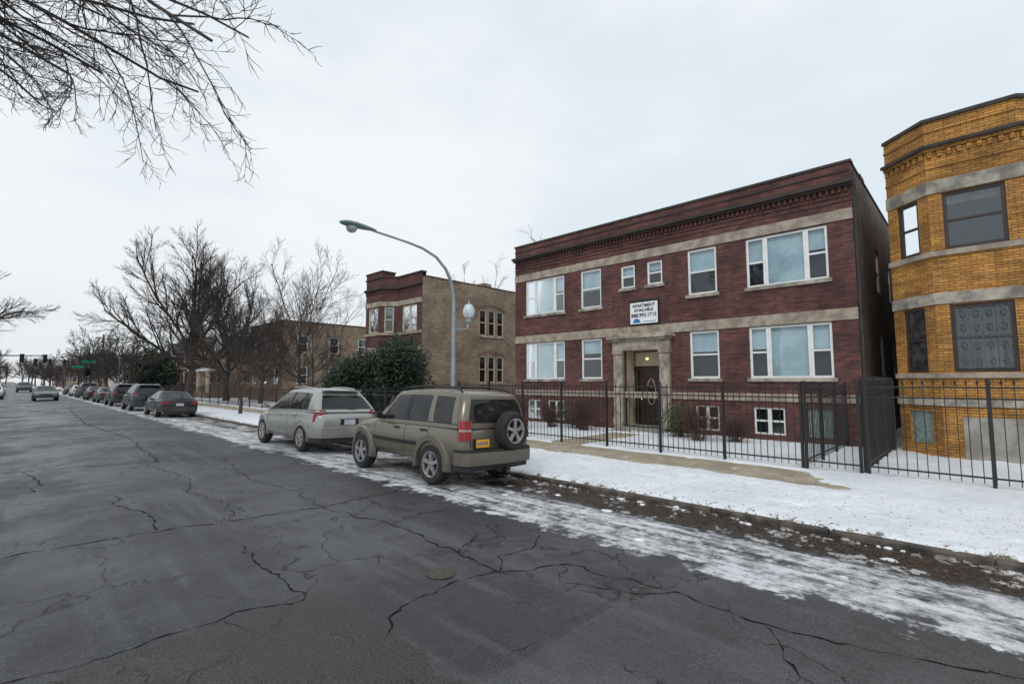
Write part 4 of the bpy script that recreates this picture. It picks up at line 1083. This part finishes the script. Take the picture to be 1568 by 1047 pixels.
    for wy in K['wh']:
        for s in (-1, 1):
            N = 24; a0 = -.2; a1 = math.pi+.2
            for k in range(N):
                P = []
                for (ri, ro, ex) in ((RW-.03, RW+flr, -.05), (RW-.02, RW+flr*.65, flx)):
                    for (rr, tt) in ((ri, a0+(a1-a0)*k/N), (ro, a0+(a1-a0)*k/N), (ro, a0+(a1-a0)*(k+1)/N), (ri, a0+(a1-a0)*(k+1)/N)):
                        yy = wy+rr*math.cos(tt); zz = K['r']+.02+rr*math.sin(tt)
                        _, zb, zt, hw = interp(st, yy); hw = max(hw, .80) if kind == 'jeep' else hw
                        P.append((s*(hw*.995+ex), yy, zz))
                t.hexa(P, paint)
    parts.append(t.obj('pillars_and_trim', root, False, True))
    e = MB()
    if kind == 'jeep':
        def wrap(ya, z_a, z_b, m, ext=0.0):
            pts = [(-.90-ext, ya+.32), (-.88-ext, ya+.12), (-.78-ext, ya+.02), (-.4, ya-.03), (0, ya-.045), (.4, ya-.03), (.78+ext, ya+.02), (.88+ext, ya+.12), (.90+ext, ya+.32)]
            for (p, q) in zip(pts, pts[1:]): e.hexa([(p[0]*.93, p[1]+.12, z_a), (q[0]*.93, q[1]+.12, z_a), (q[0], q[1], z_a), (p[0], p[1], z_a), (p[0]*.93, p[1]+.12, z_b), (q[0]*.93, q[1]+.12, z_b), (q[0], q[1], z_b), (p[0], p[1], z_b)], m)
        wrap(-2.20, .43, .655, paint); wrap(-2.19, .657, .70, black_pl); wrap(-2.14, .33, .428, black_pl, -.03)
        for s in (-1, 1):
            P = []
            for zz, ii in ((.86, .0), (1.21, .02)): P += [(s*(.71-ii), -2.11+ii, zz), (s*(.84-ii), -2.09+ii, zz), (s*(.895-ii), -1.97, zz), (s*(.71-ii), -1.93, zz)]
            e.hexa(P, red_lens)
            P = []
            for zz in (1.02, 1.055): P += [(s*.71, -2.113, zz), (s*.836, -2.095, zz), (s*.893, -1.99, zz), (s*.71, -1.95, zz)]
            e.hexa(P, white_lens)
        e.box(-.63, -.27, -2.14, -2.06, .72, .89, black_pl); e.box(-.61, -.29, -2.148, -2.139, .735, .88, plate_y)
        for k in range(6): e.box(-.575+k*.043, -.55+k*.043, -2.151, -2.147, .785, .835, sign_blue)
        e.box(-.70, -.688, -2.09, -2.05, .74, 1.05, black_pl); e.box(.688, .70, -2.09, -2.05, .74, 1.05, black_pl)
        e.box(.05, .32, -2.2, -2.05, .85, 1.1, black_pl)
        for s in (-1, 1):
            rl = [Vector((s*.61, -1.72, 1.725)), Vector((s*.61, -1.62, 1.79)), Vector((s*.61, -.6, 1.825)), Vector((s*.61, .05, 1.79)), Vector((s*.61, .15, 1.725))]; e.tube(rl, [.02]*5, 6, black_pl)
        for yy in (-1.25, -.3): e.tube([Vector((-.6, yy, 1.815)), Vector((.6, yy, 1.815))], [.018]*2, 6, black_pl)
        e.box(-.68, .68, 1.92, 2.09, .43, .63, paint); e.box(-.45, .45, 1.96, 2.02, .66, .86, black_pl)
        for s in (-1, 1): e.lathe([(.10, 0), (.1, .03), (.001, .05)], (s*.56, 1.97, .78), 'y', 14, white_lens)
        for s in (-1, 1): a, c = sorted((s*.08, s*.14)); e.box(a, c, -2.28, -2.12, .3, .36, black_pl)
    elif kind == 'suv':
        pts = [(-.94, -1.96), (-.90, -2.23), (-.78, -2.38), (-.4, -2.45), (0, -2.465), (.4, -2.45), (.78, -2.38), (.90, -2.23), (.94, -1.96)]
        for (za, zb_, sc, m) in ((.42, .70, 1.0, paint), (.29, .418, .985, black_pl)):
            for (p, q) in zip(pts, pts[1:]): e.hexa([(p[0]*.9, p[1]+.15, za), (q[0]*.9, q[1]+.15, za), (q[0]*sc, q[1]*sc, za), (p[0]*sc, p[1]*sc, za), (p[0]*.9, p[1]+.15, zb_), (q[0]*.9, q[1]+.15, zb_), (q[0]*sc, q[1]*sc, zb_), (p[0]*sc, p[1]*sc, zb_)], m)
        for s in (-1, 1):
            P = []
            for zz, ii in ((.84, .0), (1.16, .04)): P += [(s*(.66), -2.345+ii, zz), (s*(.80-ii*.5), -2.31+ii, zz), (s*(.93-ii), -2.12, zz), (s*(.66), -1.98, zz)]
            e.hexa(P, red_lens)
        e.box(-.26, .26, -2.40, -2.34, .76, .91, black_pl); e.box(-.16, .16, -2.408, -2.398, .765, .90, plate_w); e.box(-.3, .3, -2.405, -2.34, .93, .96, chrome)
        e.box(-.55, .55, -1.95, -1.72, 1.66, 1.69, paint)
        for s in (-1, 1):
            e.tube([Vector((s*.58, -1.5, 1.65)), Vector((s*.58, -1.4, 1.73)), Vector((s*.58, -.7, 1.77)), Vector((s*.58, .0, 1.75)), Vector((s*.58, .1, 1.69))], [.016]*5, 6, chrome)
            e.tube([Vector((s*.5, -2.42, .3)), Vector((s*.5, -2.50, .3))], [.035]*2, 8, chrome)
        for s in (-1, 1): a, c = sorted((s*.5, s*.74)); e.box(a, c, 2.03, 2.22, .66, .80, white_lens)
    else:
        e.box(-.80, .80, -2.45, -2.25, .34, .58, paint); e.box(-.7, .7, -2.44, -2.25, .22, .338, black_pl)
        for s in (-1, 1): a, c = sorted((s*.48, s*.82)); e.box(a, c, -2.40, -2.15, .70, .84, red_lens)
        e.box(-.17, .17, -2.41, -2.36, .62, .75, plate_w)
        e.box(-.72, .72, 2.2, 2.42, .28, .5, paint); e.box(-.4, .4, 2.32, 2.39, .5, .62, black_pl)
        for s in (-1, 1): a, c = sorted((s*.42, s*.72)); e.box(a, c, 2.12, 2.33, .52, .66, white_lens)
    parts.append(e.obj('bumpers_and_lights', root, False, True, bevel=.018))
    w = MB()
    for wy in K['wh']:
        for s in (-1, 1): wheel_mb(w, (s*K['tr'], wy, K['r']), K['r'], s, 'x', 5 if kind == 'jeep' else 6)
    if kind == 'jeep': wheel_mb(w, (.17, -2.25, 1.02), .36, -1, 'y', 5)
    parts.append(w.obj('wheels', root, True, True, split=True))
    dg = bpy.context.evaluated_depsgraph_get(); dg.update(); rec = []
    for o in parts:
        if o.modifiers:
            nm = bpy.data.meshes.new_from_object(o.evaluated_get(dg)); o.modifiers.clear(); o.data = nm
        rec.append((o.name.split('.')[0], o.data, None))
    VC[key] = rec
    return root
p_jeep = paintmat('paint_pewter', (.170, .155, .120)); p_silver = paintmat('paint_silver', (.40, .40, .385), .45)
p_black = paintmat('paint_black', (.010, .011, .012), .1); p_blue = paintmat('paint_dark_blue', (.015, .024, .04), .2)
p_grey = paintmat('paint_grey', (.06, .07, .08)); p_white = paintmat('paint_white', (.6, .62, .64), .0)
vehicle('parked_suv', 'jeep', 6.42, 8.66, p_jeep)
vehicle('parked_crossover', 'suv', 6.52, 14.9, p_silver)
vehicle('parked_sedan', 'sedan', 6.4, 33.3, p_black)
vehicle('parked_suv', 'suv', 6.4, 41.2, p_blue); vehicle('parked_suv', 'suv', 6.4, 50.0, p_black); vehicle('parked_sedan', 'sedan', 6.4, 58.5, p_grey)
vehicle('parked_sedan', 'sedan', 6.4, 67, p_black); vehicle('parked_suv', 'suv', 6.4, 76, p_grey); vehicle('parked_sedan', 'sedan', 6.4, 85, p_white); vehicle('parked_sedan', 'sedan', 6.4, 95, p_blue)
vehicle('oncoming_car', 'sedan', 2.5, 66, p_grey, -1, 0); vehicle('oncoming_car', 'suv', 1.8, 118, p_blue, -1, 0); vehicle('oncoming_car', 'sedan', 2.2, 150, p_white, -1, 0)
for i, (yy, pp, kk) in enumerate(((76, p_white, 'suv'), (86, p_white, 'sedan'), (95, p_grey, 'suv'), (104, p_white, 'sedan'), (116, p_blue, 'sedan'))): vehicle('parked_sedan' if kk == 'sedan' else 'parked_suv', kk, -1.3, yy, pp, -1, 0)

# ================================================================ WORLD / LIGHT / CAMERA
w = bpy.data.worlds.new('World'); scene.world = w; w.use_nodes = True; nt = w.node_tree
bg = nt.nodes['Background']
sky = nd(nt, 'ShaderNodeTexSky', sky_type='NISHITA', sun_disc=False, sun_elevation=math.radians(42), sun_rotation=math.radians(250), air_density=1.0, dust_density=3.0)
tc = nt.nodes.new('ShaderNodeTexCoord').outputs['Generated']
n1 = NOISE(nt, MAPV(nt, tc, (1, 1, 2.5)), 1.6, 4, .55)
cl = MIX(nt, MR(nt, n1, .35, .65), (7.6, 8.45, 9.15), (9.3, 9.55, 9.8))
sx = nt.nodes.new('ShaderNodeSeparateXYZ'); nt.links.new(tc, sx.inputs[0])
f = MR(nt, sx.outputs[2], .0, .35, .88, .97)
nt.links.new(MIX(nt, f, sky.outputs[0], cl), bg.inputs[0]); bg.inputs[1].default_value = .1
sd = bpy.data.lights.new('sun', 'SUN'); sd.energy = 1.0; sd.angle = math.radians(18); sd.color = (1, .98, .95)
so = bpy.data.objects.new('sun', sd); COL.objects.link(so)
az = math.radians(250); el = math.radians(42)
dirv = Vector((math.sin(az)*math.cos(el), math.cos(az)*math.cos(el), math.sin(el)))
so.rotation_euler = dirv.to_track_quat('Z', 'Y').to_euler()
cd = bpy.data.cameras.new('camera'); cam = bpy.data.objects.new('camera', cd); COL.objects.link(cam)
cam.location = (0, 0, 1.85); cam.rotation_euler = (math.radians(90+4.64), 0, math.radians(-46.0))
cd.lens = 17; cd.sensor_width = 36; cd.clip_start = .05; cd.clip_end = 6000
scene.camera = cam
scene.view_settings.view_transform = 'Standard'; scene.view_settings.look = 'None'; scene.view_settings.exposure = 0
print('POLYS', sum(len(o.data.polygons) for o in bpy.data.objects if o.type == 'MESH'))
